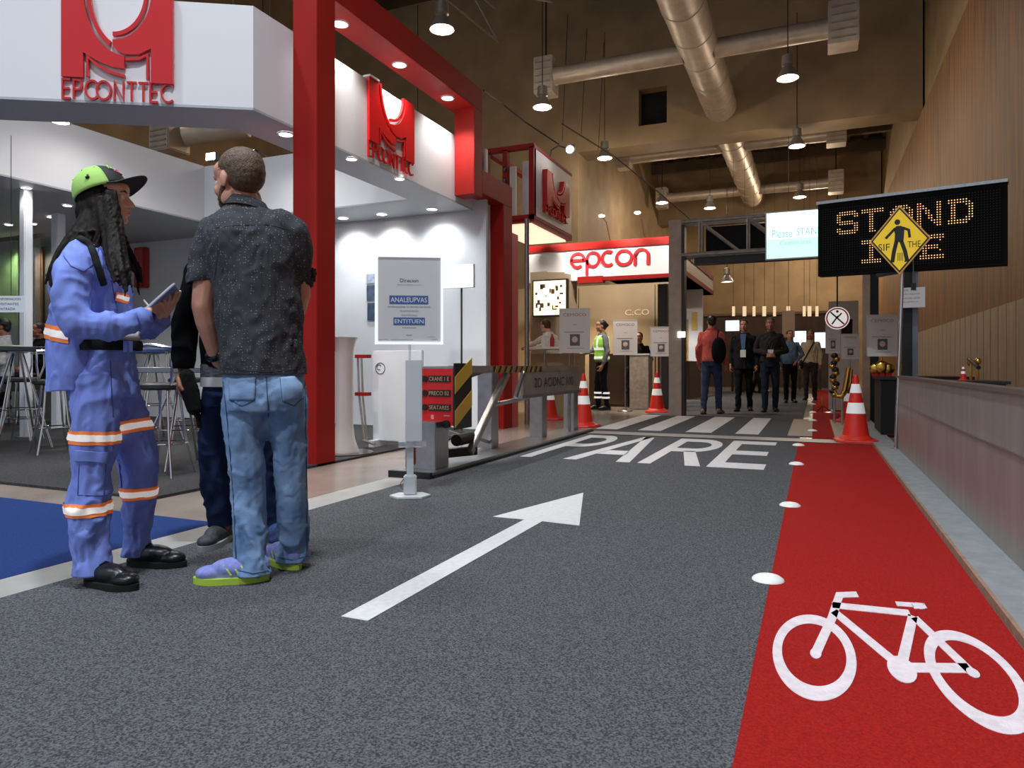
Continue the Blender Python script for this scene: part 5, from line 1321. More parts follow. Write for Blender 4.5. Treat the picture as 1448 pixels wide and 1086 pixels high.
# walkers
p = gp(1006, 586); t, V, AR, P = figure(p, toward(p) + pi - .25, 1.77, 'person in salmon pink shirt and blue jeans walking away with a black shoulder bag', cl('salmon', (196, 92, 84)), cl('blue_jeans', (50, 60, 86)), hair_dk, sk1, mat('tan_shoe', (146, 112, 88), .6), ('down', 'down'), .16, head_turn=-.4)
mb = MB(); mb.ell(V(.17, -.17, 1.12), (.13, .10, .24), 18); me = remesh(mb, .012, 3); soft(me, 'shoulder_bag', cl('bag_black', (17, 17, 19)), t)
mb = MB(); mb.tube([V(.14, -.16, 1.3), V(.14, -.08, 1.48), V(.12, .06, 1.46), V(.13, .14, 1.25)], .014, 8, flat=.5); link_mesh('bag_strap', mb.mesh(), M_matt, t, world=False)
p = gp(1052, 582); t, V, AR, P = figure(p, toward(p) - .1, 1.74, 'person in dark suit over a blue shirt with white badge, walking toward the camera', cl('suit', (27, 27, 32)), cl('suit_trouser', (22, 22, 26)), hair_dk, sk1, M_black, ('down', 'down'), .12, jacket=True)
mb = MB(); mb.prism([(-.05, 1.46), (.05, 1.46), (.035, 1.2), (0, 1.08), (-.035, 1.2)], (0, .148, 0), (1, 0, 0), (0, 0, 1), .01, n=(0, 1, 0)); link_mesh('shirt_front', mb.mesh(), cl('shirt_blue', (86, 108, 146)), t, world=False); lanyard(t, V, P)
p = gp(1089, 583); t, V, AR, P = figure(p, toward(p) + .05, 1.76, 'person in dark grey shirt with white badge and hands clasped in front', cl('charcoal', (48, 44, 42)), cl('navy_trouser', (32, 38, 54)), hair_dk, sk2, M_black, ('front', 'front'), .1, build=1.08); lanyard(t, V, P)
p = gp(1117, 570); t, V, AR, P = figure(p, toward(p) + .2, 1.70, 'person in light blue shirt with hand on hip behind the badge wearers', cl('light_blue', (86, 108, 134)), cl('black_trouser', (26, 26, 30)), hair_dk, sk1, M_black, ('hip', 'down'), .05)
p = gp(1146, 566); t, V, AR, P = figure(p, toward(p) - .1, 1.77, 'person in cream shirt with a dark diagonal bag strap standing on the red runner', cl('cream', (176, 156, 132)), cl('brown_trouser', (46, 40, 36)), hair_dk, sk2, M_black, ('down', 'down'), .05)
mb = MB(); mb.tube([V(-.10, .09, 1.46), V(-.02, .165, 1.3), V(.12, .16, 1.02), V(.18, .09, .92)], .018, 8, flat=.4); mb.ell(V(.22, .02, .88), (.06, .12, .13), 14); link_mesh('diagonal_strap_bag', mb.mesh(), M_matt, t, world=False)
p = gp(1070, 556); figure(p, toward(p) + 1.0, 1.68, 'distant person in dark clothes half hidden between the badge wearers', cl('dim_brown', (70, 54, 44)), cl('black_trouser', (26, 26, 30)), hair_dk, sk2, M_black, ('down', 'down'), .2)
# vest person
hivis = mat('hi_vis_green', (158, 214, 84), .7, vary=.08, vscale=20, emit=.12, ecol=(140, 220, 60))
p = gp(851, 580); yv = toward(p) - 1.25
t, V, AR, P = figure(p, yv, 1.76, 'person in green hi-vis vest and dark trousers with reflective ankle bands', cl('grey_sleeve', (120, 118, 120)), cl('night_trouser', (20, 22, 30)), hair_dk, sk1, M_black, ('down', 'fwd'), .06, female=True, head_turn=0)
mb = MB(); loft(mb, [(0, 0, .97, .19, .145), (0, 0, 1.12, .175, .137), (0, .005, 1.27, .20, .147), (0, 0, 1.38, .20, .135), (0, -.01, 1.45, .13, .105)])
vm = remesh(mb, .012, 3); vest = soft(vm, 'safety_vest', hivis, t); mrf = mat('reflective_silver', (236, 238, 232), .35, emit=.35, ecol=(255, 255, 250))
band(vm, (0, 0, 1.19), (0, 0, 1), .045, .006, 'reflective_stripe', mrf, vest); band(vm, (0, 0, 1.02), (0, 0, 1), .045, .006, 'reflective_stripe', mrf, vest)
for s in (-1, 1): band(vm, (s * .10, 0, 0), (1, 0, 0), .04, .007, 'reflective_stripe', mrf, vest, test=lambda c: c.z > 1.2)
for s in (-1, 1):
    for z in (.24, .33):
        mb = MB(); mb.lathe([(.075, z - .018), (.075, z + .018)], (s * .095, s * .05, 0), 20, close=False); link_mesh('ankle_stripe', mb.mesh(), mrf, t, world=False)
# white coat person leaning on counter
p = onY(782, 560, 11.75); p = (p.x, 11.95, .005)
figure(p, 1.25, 1.72, 'person in white coat leaning on the white counter behind the poster stand', cl('white_coat', (222, 220, 220)), cl('red_apron', (150, 30, 30)), hair_br, sk3, M_black, ('reach', 'reach'), .0, lean=.35, jacket=True)
# seated person behind the plinth
p = onY(904, 540, 14.9); figure((p.x, 14.9, .3), pi, 1.7, 'person with dark hair seated behind the pale plinth', cl('dark_top', (22, 22, 26)), cl('black_trouser', (26, 26, 30)), hair_dk, sk1, M_black, ('front', 'front'), sit=True)
MB_ = thing('plain_stool', 'low dark stool under the person behind the plinth', 'stool', (p.x, 14.85, 0)); MB().box(p.x - .2, p.x + .2, 14.7, 15.05, 0, .66).build('stool_body', M_dk, MB_)
# seated people at far left
def far_seat(px, Y, lb, shirt_, yaw):
    p = onY(px, 540, Y); figure((p.x, Y, .22), yaw, 1.7, lb, shirt_, cl('black_trouser', (26, 26, 30)), hair_dk, sk2, M_black, ('front', 'front'), sit=True)
    t = thing('low_chair', 'dark chair under the ' + lb.split(',')[0], 'chair', (p.x, Y - .03, .02)); MB().box(p.x - .2, p.x + .2, Y - .22, Y + .18, .52, .62).build('seat', M_dk, t)
    for sx in (-1, 1):
        for sy in (-1, 1): MB().tube([(p.x + sx * .17, Y + sy * .17, .52), (p.x + sx * .2, Y + sy * .2, .02)], .012, 8).build('leg', M_chrome, t)
far_seat(4, 6.0, 'seated person in white patterned shirt, cut by the left picture edge', cl('pale_pattern', (176, 176, 178)), pi * .8)
far_seat(56, 6.75, 'seated person in dark clothes, mostly hidden behind the capped worker', cl('dark_top', (22, 22, 26)), pi * .9)
# ================================================================ FOREGROUND PEOPLE
class Fr:
    """upright frame: x to the right, y away, z up, ground point under pixel column px at depth Z"""
    def __init__(s, px, Z): s.Z = Z; s.x0 = (px - CX) / F * Z; s.loc = c2w(s.x0, Z, .009)
    def L(s, px, py, d=0.0):
        Z = s.Z + d; return Vector(((px - CX) / F * Z - s.x0, d, CH - .009 - (py - HY) / F * Z))
    def ray(s, bvh, px, py, off=.004):
        o = Vector((-s.x0, -s.Z, CH - .009)); d = (s.L(px, py) - o).normalized()
        h, n, i, ds = bvh.ray_cast(o, d)
        return None if h is None else h + n * off
    def ring(s, px, py, hw, ry, d=0.0):
        c = s.L(px, py, d); k_ = (px - CX) / F; return (c.x, c.y, c.z, hw / F * (s.Z + d) / sqrt(1 + k_ * k_), ry, k_)
def bvh_of(me):
    return BVHTree.FromPolygons([v.co.copy() for v in me.vertices], [tuple(p.vertices) for p in me.polygons])
def path_on(fr, bvh, pts, off=.004):
    r = [fr.ray(bvh, x, y, off) for x, y in pts]; return [p for p in r if p is not None]
def dense(pts, n=6):
    o = []
    for a, b in zip(pts, pts[1:]): o += [(a[0] + (b[0] - a[0]) * i / n, a[1] + (b[1] - a[1]) * i / n) for i in range(n)]
    return o + [pts[-1]]
def stitch(fr, bvh, pts, r, name, m, parent, off=.001, flat=1.0):
    q = path_on(fr, bvh, dense(pts), off)
    if len(q) > 2:
        mb = MB(); mb.tube(q, r, 8, flat=flat); soft(mb.mesh(), name, m, parent)
# ---------------------------------------------------------------- WORKER IN BLUE
W = Fr(140, 2.86); L_ = W.L; CS[0] = .92
t = thing('person', 'person in blue work uniform and green and black cap writing on a tablet board', 'person', tuple(W.loc), TH)
uni = mat('uniform_blue', (130, 149, 226), .85, vary=.07, vscale=18, bump=.12, bscale=240, spec=.15)
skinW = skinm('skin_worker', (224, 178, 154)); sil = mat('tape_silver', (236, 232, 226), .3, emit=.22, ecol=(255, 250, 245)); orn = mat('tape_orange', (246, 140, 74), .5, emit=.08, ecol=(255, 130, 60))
# body
mb = MB(); P, R = head(mb, L_(151, 282), (1, .22, 0.04), .93, ears=False)
capsule(mb, L_(144, 312), .046, L_(136, 350, 0), .056)
chain(mb, [(L_(130, 366), .075), (L_(130, 420), .085), (L_(142, 500), .08)])
nw = L_(203, 449, -.10); fwst = L_(228, 449, .10)
for pts in (((112, 372, -.13), (114, 462, -.20), (196, 454, -.13)), ((158, 368, .13), (168, 458, .19), (221, 453, .11))):
    a, b, c = [L_(*q) for q in pts]; chain(mb, [(L_(133, 368), .05), (a, .036), (b, .034), (c, .027)])
for s, pts in ((-1, ((140, 520, -.06), (132, 640, -.105), (130, 780, -.12))), (1, ((162, 520, .06), (192, 640, .10), (192, 765, .15)))):
    a, b, c = [L_(*q) for q in pts]; chain(mb, [(a, .06), (b, .042), (c, .032)])
capsule(mb, L_(196, 454, -.13), .027, nw, .022); capsule(mb, L_(221, 453, .11), .027, fwst, .022)
hand(mb, nw, L_(214, 432, -.03) - nw, L_(226, 448, .02) - L_(206, 436, -.02), 1, curl=(.5, .8, .5), s=.98, thumb=.5)
hand(mb, fwst, L_(250, 414, .0) - fwst, (-.62, -.1, .75), -1, curl=(.06, .10, .1), s=1.0, thumb=.3, spread=.14)
body = soft(remesh(mb, .0048, 3, .4), 'body', skinW, t)
face_parts(P, R, .93, t, mat('lips_rose', (196, 126, 114), .45), hair_dk)
# hair: long dark strands
hb = mat('long_hair', (24, 17, 14), .6, vary=.6, vscale=26, stretch=(5, 5, .5), spec=.2)
rnd = random.Random(3); mb = MB()
mb.ell(P(0, -.03, .02), (.078, .090, .076), 20, rot=R); mb.ell(P(0, -.05, -.06), (.072, .068, .08), 18, rot=R)
def lock(pts, r0, r1, n, wid, dep=.02):
    for q_ in range(n):
        ox = (q_ / max(1, n - 1) - .5) * 2 * wid; oy = rnd.uniform(-dep, dep); ph = rnd.uniform(0, 6); cut_ = rnd.uniform(.86, 1.06)
        m_ = len(pts) - 1; q = []
        for i, p in enumerate(pts):
            v = L_(*p) + Vector((ox * (.75 + .35 * i / m_), oy, 0)) + Vector((sin(ph + i), cos(ph + i * 1.3), 0)) * .005
            if i == m_: v.z -= (cut_ - .95) * .5
            q.append((v, r0 + (r1 - r0) * (i / m_) ** 1.5))
        chain(mb, q)
mb.ell(L_(141, 292, -.045), (.052, .045, .05), 16); mb.ell(L_(137, 312, -.03), (.062, .062, .07), 16); mb.ell(L_(130, 330, -.03), (.062, .07, .06), 16)
lock([(149, 282, -.062), (153, 306, -.085), (157, 330, -.105), (159, 358, -.14), (165, 384, -.17), (171, 404, -.185)], .018, .004, 7, .024, .006)
lock([(158, 272, -.058), (164, 298, -.066), (169, 326, -.08), (172, 352, -.11), (177, 380, -.14), (181, 396, -.15)], .012, .004, 5, .012, .006)
lock([(130, 292, -.05), (121, 316, -.085), (106, 338, -.115), (92, 358, -.14), (82, 380, -.165), (75, 402, -.175)], .022, .004, 9, .030, .008)
lock([(138, 296, -.06), (134, 312, -.08), (129, 328, -.10), (122, 342, -.125)], .022, .008, 7, .034, .006)
lock([(158, 300, .05), (166, 330, .06), (178, 360, .08), (189, 380, .10), (193, 400, .11)], .018, .005, 6, .022)
me = remesh(mb, .0044, 4, .5)
for v in me.vertices:      # fine strands running down the hair
    q = v.co; u_ = q.x + (q.z - 1.3) * -.25
    h = noise.noise(Vector((u_ * 130, q.y * 70, q.z * 3))) + .5 * noise.noise(Vector((u_ * 300, q.y * 160, q.z * 5)))
    v.co += v.normal * h * .0034
me.update()
hair = soft(me, 'hair', hb, t)
# jacket
mb = MB(); Rg = W.ring
loft(mb, [Rg(101, 556, 37, .185), Rg(104, 520, 40, .185), Rg(109, 492, 45, .18), Rg(124, 468, 55, .178), Rg(128, 440, 57, .178), Rg(130, 410, 58, .18), Rg(130, 382, 54, .185), Rg(128, 362, 46, .165), Rg(129, 349, 36, .12), Rg(134, 338, 25, .072)])
chain(mb, [(L_(118, 362, -.10), .07), (L_(106, 374, -.165), .068), (L_(100, 420, -.205), .075), (L_(112, 458, -.215), .068)])
chain(mb, [(L_(112, 458, -.215), .068), (L_(150, 462, -.195), .064), (L_(185, 456, -.15), .05), (L_(203, 450, -.12), .040)])
chain(mb, [(L_(150, 362, .10), .07), (L_(160, 374, .165), .066), (L_(160, 420, .20), .068), (L_(172, 462, .19), .062), (L_(210, 464, .14), .05), (L_(228, 452, .10), .038)])
jm = remesh(mb, .0075, 4)
wr = (L_(203, 450, -.12) - L_(150, 462, -.195)).normalized()
folds(jm, .013, (7, 7, 5), 11, mask=lambda c: 1.0 if c.z > .95 else .6); folds(jm, .005, (20, 20, 12), 31)
cut(jm, L_(100, 552), (0.06, 0, -1)); cutw = L_(203, 450, -.12)
jacket = soft(jm, 'jacket', uni, t); jb = bvh_of(jm)
mb = MB(); cc_ = L_(137, 341)
mb.tube([cc_ + Vector((.068 * cos(a) + .012, .066 * sin(a), .016 * sin(a * 1 + 1.6) - .018 * cos(a))) for a in [2 * pi * i / 22 - .5 for i in range(20)]], .017, 10, flat=1.0); soft(mb.mesh(), 'collar', uni, jacket)
for (a, b, r) in ((L_(200, 451, -.125), L_(205, 449.5, -.115), .045), (L_(224, 455, .108), L_(229, 451, .10), .042)):
    mb = MB(); mb.tube([a + (a - b) * 1.6, b], r, 20); soft(mb.mesh(), 'cuff', uni, jacket); root = None
for pts in ([(90, 362), (100, 376), (118, 384), (134, 372), (140, 350)], [(140, 346), (150, 372), (158, 400), (166, 440)]): stitch(W, jb, pts, .0022, 'seam', mat('uniform_seam', (72, 88, 160), .9), jacket, 0)
bk = lambda c: c.x < L_(136, 470).x
for (z, a, b) in ((L_(80, 469).z, .052, 'reflective_tape'),):
    o = band(jm, (L_(80, 469).x, 0, z), (.16, 0, 1), .058, .004, 'reflective_tape', orn, jacket, test=lambda c: c.x < L_(134, 470).x and c.y > -.30)
    band(jm, (L_(80, 469).x, 0, z), (.16, 0, 1), .026, .006, 'silver_strip', sil, o, test=lambda c: c.x < L_(134, 470).x)
def patch(fr, bvh, quad, name, m, parent, off=.004, n=10):
    """a piece of tape following the surface under an image quad (tl,tr,br,bl)"""
    vs = []; ok = True
    for j in range(n + 1):
        for i in range(n + 1):
            a = Vector(quad[0]).lerp(Vector(quad[1]), i / n); b = Vector(quad[3]).lerp(Vector(quad[2]), i / n); p = a.lerp(b, j / n)
            h = fr.ray(bvh, p.x, p.y, off)
            if h is None: return None
            vs.append(h)
    fs = [(j * (n + 1) + i, j * (n + 1) + i + 1, (j + 1) * (n + 1) + i + 1, (j + 1) * (n + 1) + i) for j in range(n) for i in range(n)]
    m_ = MB(); m_.add(vs, fs); me = m_.mesh(); o = bpy.data.objects.new('x', me)
    o2 = soft(me, name, m, parent); sd = o2.modifiers.new('thickness', 'SOLIDIFY'); sd.thickness = .002
    bpy.data.objects.remove(o); return o2
pb_ = patch(W, jb, [(163, 413), (181, 417), (179, 430), (162, 426)], 'reflective_tape', orn, jacket, .005)
if pb_: patch(W, jb, [(164, 417), (180, 420), (179, 426), (163, 422)], 'silver_strip', sil, pb_, .008)
patch(W, jb, [(146, 380), (164, 386), (164, 398), (147, 394)], 'pocket_flap', mat('uniform_blue2', (122, 141, 216), .85), jacket, .004)
# shoulder strap
sp_ = path_on(W, jb, dense([(112, 338), (124, 343), (131, 356), (137, 372), (142, 390), (146, 402)], 5), .006)
if len(sp_) > 3:
    mb = MB(); mb.tube(sp_, .013, 10, flat=.5); soft(mb.mesh(), 'shoulder_strap', M_matt, t)
# trousers
mb = MB()
loft(mb, [Rg(151, 484, 39, .135), Rg(150, 500, 41, .14), Rg(148, 530, 46, .15), Rg(148, 560, 50, .155)])
chain(mb, [(L_(138, 545, -.06), .105), (L_(136, 600, -.095), .092), (L_(132, 650, -.105), .088), (L_(125, 715, -.115), .082), (L_(130, 790, -.12), .070), (L_(132, 824, -.12), .073)])
chain(mb, [(L_(163, 545, .06), .095), (L_(186, 605, .085), .082), (L_(195, 650, .10), .083), (L_(197, 700, .13), .072), (L_(193, 755, .15), .060), (L_(194, 802, .15), .066)])
tm = remesh(mb, .0075, 4); folds(tm, .013, (9, 9, 6), 47); folds(tm, .005, (26, 26, 15), 60)
cut(tm, (0, 0, .042), (0, 0, -1)); trou = soft(tm, 'trousers', uni, t); tb = bvh_of(tm)
nearx = lambda c: c.y < .0 and c.x < L_(166, 600).x
for (px, py, side, tilt) in ((135, 617, 0, -.06), (122, 717, 0, .0), (190, 602, 1, .16), (198, 697, 1, 0)):
    tst = (lambda c: c.y < -.005) if side == 0 else (lambda c: c.y > -.005)
    d = -.1 if side == 0 else .1
    o = band(tm, L_(px, py, d), (-tilt, 0, 1), .052, .004, 'reflective_tape', orn, trou, test=tst)
    band(tm, L_(px, py, d), (-tilt, 0, 1), .025, .0065, 'silver_strip', sil, o, test=tst)
patch(W, tb, [(108, 636), (154, 640), (152, 655), (107, 652)], 'pocket_flap', mat('uniform_blue2'), trou, .008)
for pts in ([(112, 656), (110, 700)], [(150, 656), (147, 700)], [(110, 700), (147, 701)], [(156, 510), (158, 560), (160, 590)], [(168, 650), (172, 690)]): stitch(W, tb, pts, .002, 'seam', mat('uniform_seam'), trou, 0)
mb = MB(); b0 = L_(151, 489)
mb.lathe([(1, -.020), (1.03, 0), (1, .020)], (0, 0, 0), 36, close=False)
for v in mb.v: v.x = b0.x + v.x * .124; v.y = b0.y + v.y * .145; v.z += b0.z
belt = soft(mb.mesh(), 'belt', M_matt, t)
mb = MB(); q = L_(181, 490, -.09); mb.box(q.x - .008, q.x + .008, q.y - .02, q.y + .02, q.z - .022, q.z + .022); link_mesh('belt_loop', mb.mesh(), uni, belt, world=False)
# white shirt edge above the belt
mb = MB(); mb.lathe([(1, 0), (.98, .05)], (0, 0, 0), 30, close=True)
for v in mb.v: v.x = b0.x + v.x * .118; v.y = b0.y + v.y * .135; v.z += b0.z + .012
soft(mb.mesh(), 'undershirt', M_paper, t)
# boots
bootm = mat('boot_leather', (20, 20, 22), .32, bump=.1, bscale=40)
q = L_(118, 826, -.12); shoe(Tl(q.x + .004, -.105, 0, -pi / 2 - .36), t, bootm, M_matt, .27, 'boot', mat('lace_black', (12, 12, 12), .8), .0)
q = L_(176, 806, .12); shoe(Tl(q.x, .15, 0, -pi / 2 - .12), t, bootm, M_matt, .27, 'boot', mat('lace_black'), .0)
# cap
Cc = L_(143, 271); tilt = radians(24); Rc = Matrix.Rotation(-tilt, 3, 'Y') @ Matrix.Rotation(.22, 3, 'Z')
def dome(a0, a1, name, m, n=28, k=12, r=(.106, .096, .112)):
    mb = MB(); vs = []
    for j in range(k + 1):
        ph = pi / 2 * j / k
        for i in range(n + 1):
            a = a0 + (a1 - a0) * i / n
            vs.append(Cc + Rc @ Vector((r[0] * cos(ph) ** .8 * cos(a), r[1] * cos(ph) ** .8 * sin(a), r[2] * sin(ph) - .012)))
    mb.add(vs, [(j * (n + 1) + i, j * (n + 1) + i + 1, (j + 1) * (n + 1) + i + 1, (j + 1) * (n + 1) + i) for j in range(k) for i in range(n)])
    me = mb.mesh(); bm = bmesh.new(); bm.from_mesh(me); bmesh.ops.remove_doubles(bm, verts=bm.verts, dist=1e-4); bm.to_mesh(me); bm.free()
    o = soft(me, name, m, cap); s = o.modifiers.new('thickness', 'SOLIDIFY'); s.thickness = .003; return o
cap = bpy.data.objects.new('cap', None); COL.objects.link(cap); cap.parent = t
capg = mat('cap_green', (168, 214, 112), .8, bump=.2, bscale=300); capk = mat('cap_black', (20, 20, 22), .7, bump=.1, bscale=200)
dome(radians(57), radians(303), 'green_panel', capg); dome(radians(-57), radians(57), 'black_panel', capk, 20)
mb = MB(); vs = []; n = 20; k = 8
for j in range(k + 1):
    for i in range(n + 1):
        a = radians(-62 + 124 * i / n); f = j / k; r = .100 + f * .072 * (cos(a) ** .5 if cos(a) > 0 else 0)
        vs.append(Cc + Rc @ Vector((r * cos(a) + f * .012, .096 * sin(a) * 1.0, -.012 - .022 * abs(sin(a)) ** 2 * f + .006 * f)))
mb.add(vs, [(j * (n + 1) + i, j * (n + 1) + i + 1, (j + 1) * (n + 1) + i + 1, (j + 1) * (n + 1) + i) for j in range(k) for i in range(n)])
o = soft(mb.mesh(), 'brim', capk, cap); s = o.modifiers.new('thickness', 'SOLIDIFY'); s.thickness = .005
mb = MB(); mb.ell(Cc + Rc @ Vector((0, 0, .10)), (.008, .008, .005), 10); soft(mb.mesh(), 'top_button', capk, cap)
mb = MB()
for (az, el) in ((100, 55), (250, 55), (255, 25), (290, 50), (215, 40)):
    a = radians(az); ph = radians(el); mb.ell(Cc + Rc @ Vector((.106 * cos(ph) ** .8 * cos(a), .090 * cos(ph) ** .8 * sin(a), .114 * sin(ph) - .012)), (.003, .003, .003), 8)
soft(mb.mesh(), 'eyelets', capk, cap)
mb = MB()
def onc(az, el, k_=1.03):
    a = radians(az); ph = radians(el); return Cc + Rc @ Vector((.104 * k_ * cos(ph) ** .8 * cos(a), .096 * k_ * cos(ph) ** .8 * sin(a), .112 * k_ * sin(ph) - .012))
for (a0, a1, e0, e1, m_) in ((-34, -8, 38, 62, capg), (-24, -4, 30, 36, mat('cap_pink', (226, 120, 150), .7))):
    mb = MB(); mb.tube([onc(a0, e0), onc((a0 + a1) / 2, (e0 + e1) / 2 + 5), onc(a1, e1)], .004, 8); mb.tube([onc(a0 + 6, e0), onc(a1 + 4, e1 - 10)], .004, 8); soft(mb.mesh(), 'embroidery', m_, cap)
mb = MB(); mb.tube([onc(-98, 22), onc(-90, 24)], .005, 8); mb.tube([onc(-93, 20), onc(-92, 28)], .004, 8); soft(mb.mesh(), 'side_mark', capk, cap)
# tablet (held, so a thing of its own)
c0_ = L_(223, 429, .0); ax = (L_(250, 405) - L_(196, 453)); ln = ax.length; ax.normalize(); ay = Vector((-.505 + .11, 1, .089 - .12)).normalized(); az = ax.cross(ay).normalized()
wl = Matrix.Translation(W.loc) @ Matrix.Rotation(TH, 4, 'Z')
tb_ = thing('tablet', 'white and blue tablet board held in the hands of the worker in blue', 'tablet', tuple(wl @ c0_), TH)
def slab(name, l, w, h, off, m, b=0):
    mb = MB(); mb.T = wl; 
    vs = [c0_ + ax * i * l / 2 + ay * j * w / 2 + az * (off + kk * h / 2) for kk in (-1, 1) for j in (-1, 1) for i in (-1, 1)]
    mb.add(vs, [(0, 2, 3, 1), (4, 5, 7, 6), (0, 1, 5, 4), (2, 6, 7, 3), (0, 4, 6, 2), (1, 3, 7, 5)]); return mb.build(name, m, tb_, bevel=b)
slab('tablet_body', ln, .19, .008, 0, mat('tablet_white', (232, 234, 238), .3), .002); slab('back_cover', ln * .96, .18, .003, -.0055, mat('tablet_blue', (96, 136, 196), .35)); slab('paper_sheet', ln * .9, .17, .002, .006, M_paper)
pn = thing('pen', 'thin white pen in the writing hand of the worker in blue', 'pen', tuple(wl @ L_(208, 432, -.06)), TH)
mb = MB(); mb.T = wl; mb.tube([L_(203, 424, -.06), L_(216, 440, -.05)], .004, 8); mb.build('pen_body', M_paper, pn)
# ---------------------------------------------------------------- MAN IN DARK SHIRT
M_ = Fr(372, 2.87); L_ = M_.L; Rg = M_.ring; CS[0] = .97
t = thing('person', 'person seen from behind in dark dotted short sleeve shirt and light blue jeans', 'person', tuple(M_.loc), TH)
skinM = skinm('skin_man', (206, 150, 128))
def dotted(name, base, dot):
    m = mat(name, base, .85, vary=.12, vscale=14, bump=.1, bscale=220, spec=.15); nt = m.node_tree; N = nt.nodes; b = N['Principled BSDF']
    v = N.new('ShaderNodeTexVoronoi'); v.inputs['Scale'].default_value = 92; v.inputs['Randomness'].default_value = .55; tc = N.new('ShaderNodeTexCoord'); nt.links.new(tc.outputs['Object'], v.inputs['Vector'])
    r = N.new('ShaderNodeValToRGB'); r.color_ramp.elements[0].position = .15; r.color_ramp.elements[0].color = (1, 1, 1, 1); r.color_ramp.elements[1].position = .2; r.color_ramp.elements[1].color = (0, 0, 0, 1)
    nt.links.new(v.outputs['Distance'], r.inputs['Fac']); mx = N.new('ShaderNodeMix'); mx.data_type = 'RGBA'; mx.inputs[7].default_value = lin(dot)
    src = b.inputs['Base Color'].links[0].from_socket; nt.links.new(r.outputs['Color'], mx.inputs[0]); nt.links.new(src, mx.inputs[6]); nt.links.new(mx.outputs[2], b.inputs['Base Color']); return m
shirtm = dotted('shirt_dotted', (64, 65, 70), (150, 148, 138))
mb = MB(); P, R = head(mb, L_(336, 257), (-.90, .46, -.12), 1.07)
capsule(mb, L_(342, 278, .01), .062, L_(352, 305, .0), .066)
chain(mb, [(L_(358, 326), .08), (L_(370, 500), .09)])
for s, pts in ((-1, ((300, 325, .0), (287, 432, -.01), (304, 500, .07))), (1, ((414, 330, .02), (424, 415, .10), (408, 470, .2)))):
    a, b, c = [L_(*q) for q in pts]; w_ = L_(309, 512, .10) if s < 0 else L_(398, 480, .22)
    chain(mb, [(L_(355, 320), .08), (a, .055), (a.lerp(b, .75), .050), (b, .046), (b.lerp(c, .35), .047), (c, .031), (w_, .027)])
    hand(mb, w_, (L_(324, 524, .17) - w_) if s < 0 else (-1, .2, -.3), (.5, .6, .3) if s < 0 else (0, -.2, -1), -s, curl=(.4, .5, .4), s=1.08)
for pts in (((348, 560, -.0), (348, 680, -.035), (357, 800, -.08)), ((400, 560, .02), (412, 680, .045), (414, 785, .10))):
    a, b, c = [L_(*q) for q in pts]; chain(mb, [(a, .06), (b, .042), (c, .034)])
soft(remesh(mb, .005, 3, .4), 'body', skinM, t)
beard = mat('beard_brown', (98, 70, 50), .8, vary=.4, vscale=120)
hairM = mat('short_hair_brown', (92, 70, 52), .6, vary=.4, vscale=90, bump=.5, bscale=200)
face_parts(P, R, 1.07, t, mat('lip_tone'), beard)
k = 1.07; mb = MB(); mb.ell(P(0, -.034, .026), [.0765 * k, .0875 * k, .0765 * k], 24, rot=R); mb.ell(P(0, -.026, .044), [.079 * k, .095 * k, .0815 * k], 24, rot=R); mb.ell(P(0, -.040, .012), [.073 * k, .078 * k, .072 * k], 18, rot=R)
me = remesh(mb, .005, 6); folds(me, .0012, (140, 140, 90), 4); soft(me, 'hair', hairM, t)
mb = MB(); mb.ell(P(0, .048, -.074), [.046 * k, .040 * k, .034 * k], 18, rot=R)
for sx in (-1, 1): capsule(mb, P(sx * .063, .01, -.03), .010 * k, P(sx * .048, .035, -.07), .018 * k); capsule(mb, P(sx * .018, .086, -.047), .005 * k, P(0, .089, -.044), .005 * k)
me = remesh(mb, .005, 2); folds(me, .002, (150, 150, 150), 9); soft(me, 'beard', beard, t)
mb = MB()
loft(mb, [Rg(374, 536, 60.5, .145), Rg(373, 515, 61, .145), Rg(371, 480, 61, .142), Rg(367, 440, 63, .138), Rg(364, 400, 66, .14), Rg(361, 360, 69, .145), Rg(359, 335, 69, .138), Rg(356, 316, 62, .115), Rg(352, 302, 45, .09), Rg(349, 292, 29, .072)])
chain(mb, [(L_(325, 318), .07), (L_(302, 328, .0), .068), (L_(291, 362, -.005), .066), (L_(284, 396, -.01), .061)])
chain(mb, [(L_(395, 318), .07), (L_(414, 330, .01), .070), (L_(423, 362, .04), .064), (L_(424, 392, .08), .058)])
sm = remesh(mb, .0075, 4)
for v in sm.vertices:     # long diagonal drag folds across the back
    q = v.co; h = noise.noise(Vector((q.x * 7 - q.z * 4.6, q.y * 4, q.z * 1.6 + q.x * .7))); v.co += v.normal * (.5 - abs(h) * 2.4) * .011 * min(1, max(0, (1.42 - q.z) * 5))
sm.update(); folds(sm, .004, (24, 24, 14), 8); cut(sm, L_(374, 529), (0, 0, -1))
d = (L_(284, 396, -.01) - L_(291, 362, -.005)).normalized()
def cutside(me, co, no, pred):
    bm = bmesh.new(); bm.from_mesh(me); fs = [f for f in bm.faces if pred(f.calc_center_median())]
    g = fs + list({e for f in fs for e in f.edges}) + list({v for f in fs for v in f.verts})
    bmesh.ops.bisect_plane(bm, geom=g, plane_co=co, plane_no=no, clear_outer=False)
    bm.normal_update(); nn = Vector(no)
    dl = [f for f in bm.faces if pred(f.calc_center_median()) and (f.calc_center_median() - co).dot(nn) > 0]
    bmesh.ops.delete(bm, geom=dl, context='FACES'); bm.to_mesh(me); bm.free()
hx_ = L_(306, 400).x
cutside(sm, L_(283, 400, -.01), Vector((.16, 0, -1)), lambda c: c.x < L_(307, 400).x and L_(0, 440).z < c.z < L_(0, 380).z)
shirt = soft(sm, 'shirt', shirtm, t); sb_ = bvh_of(sm)
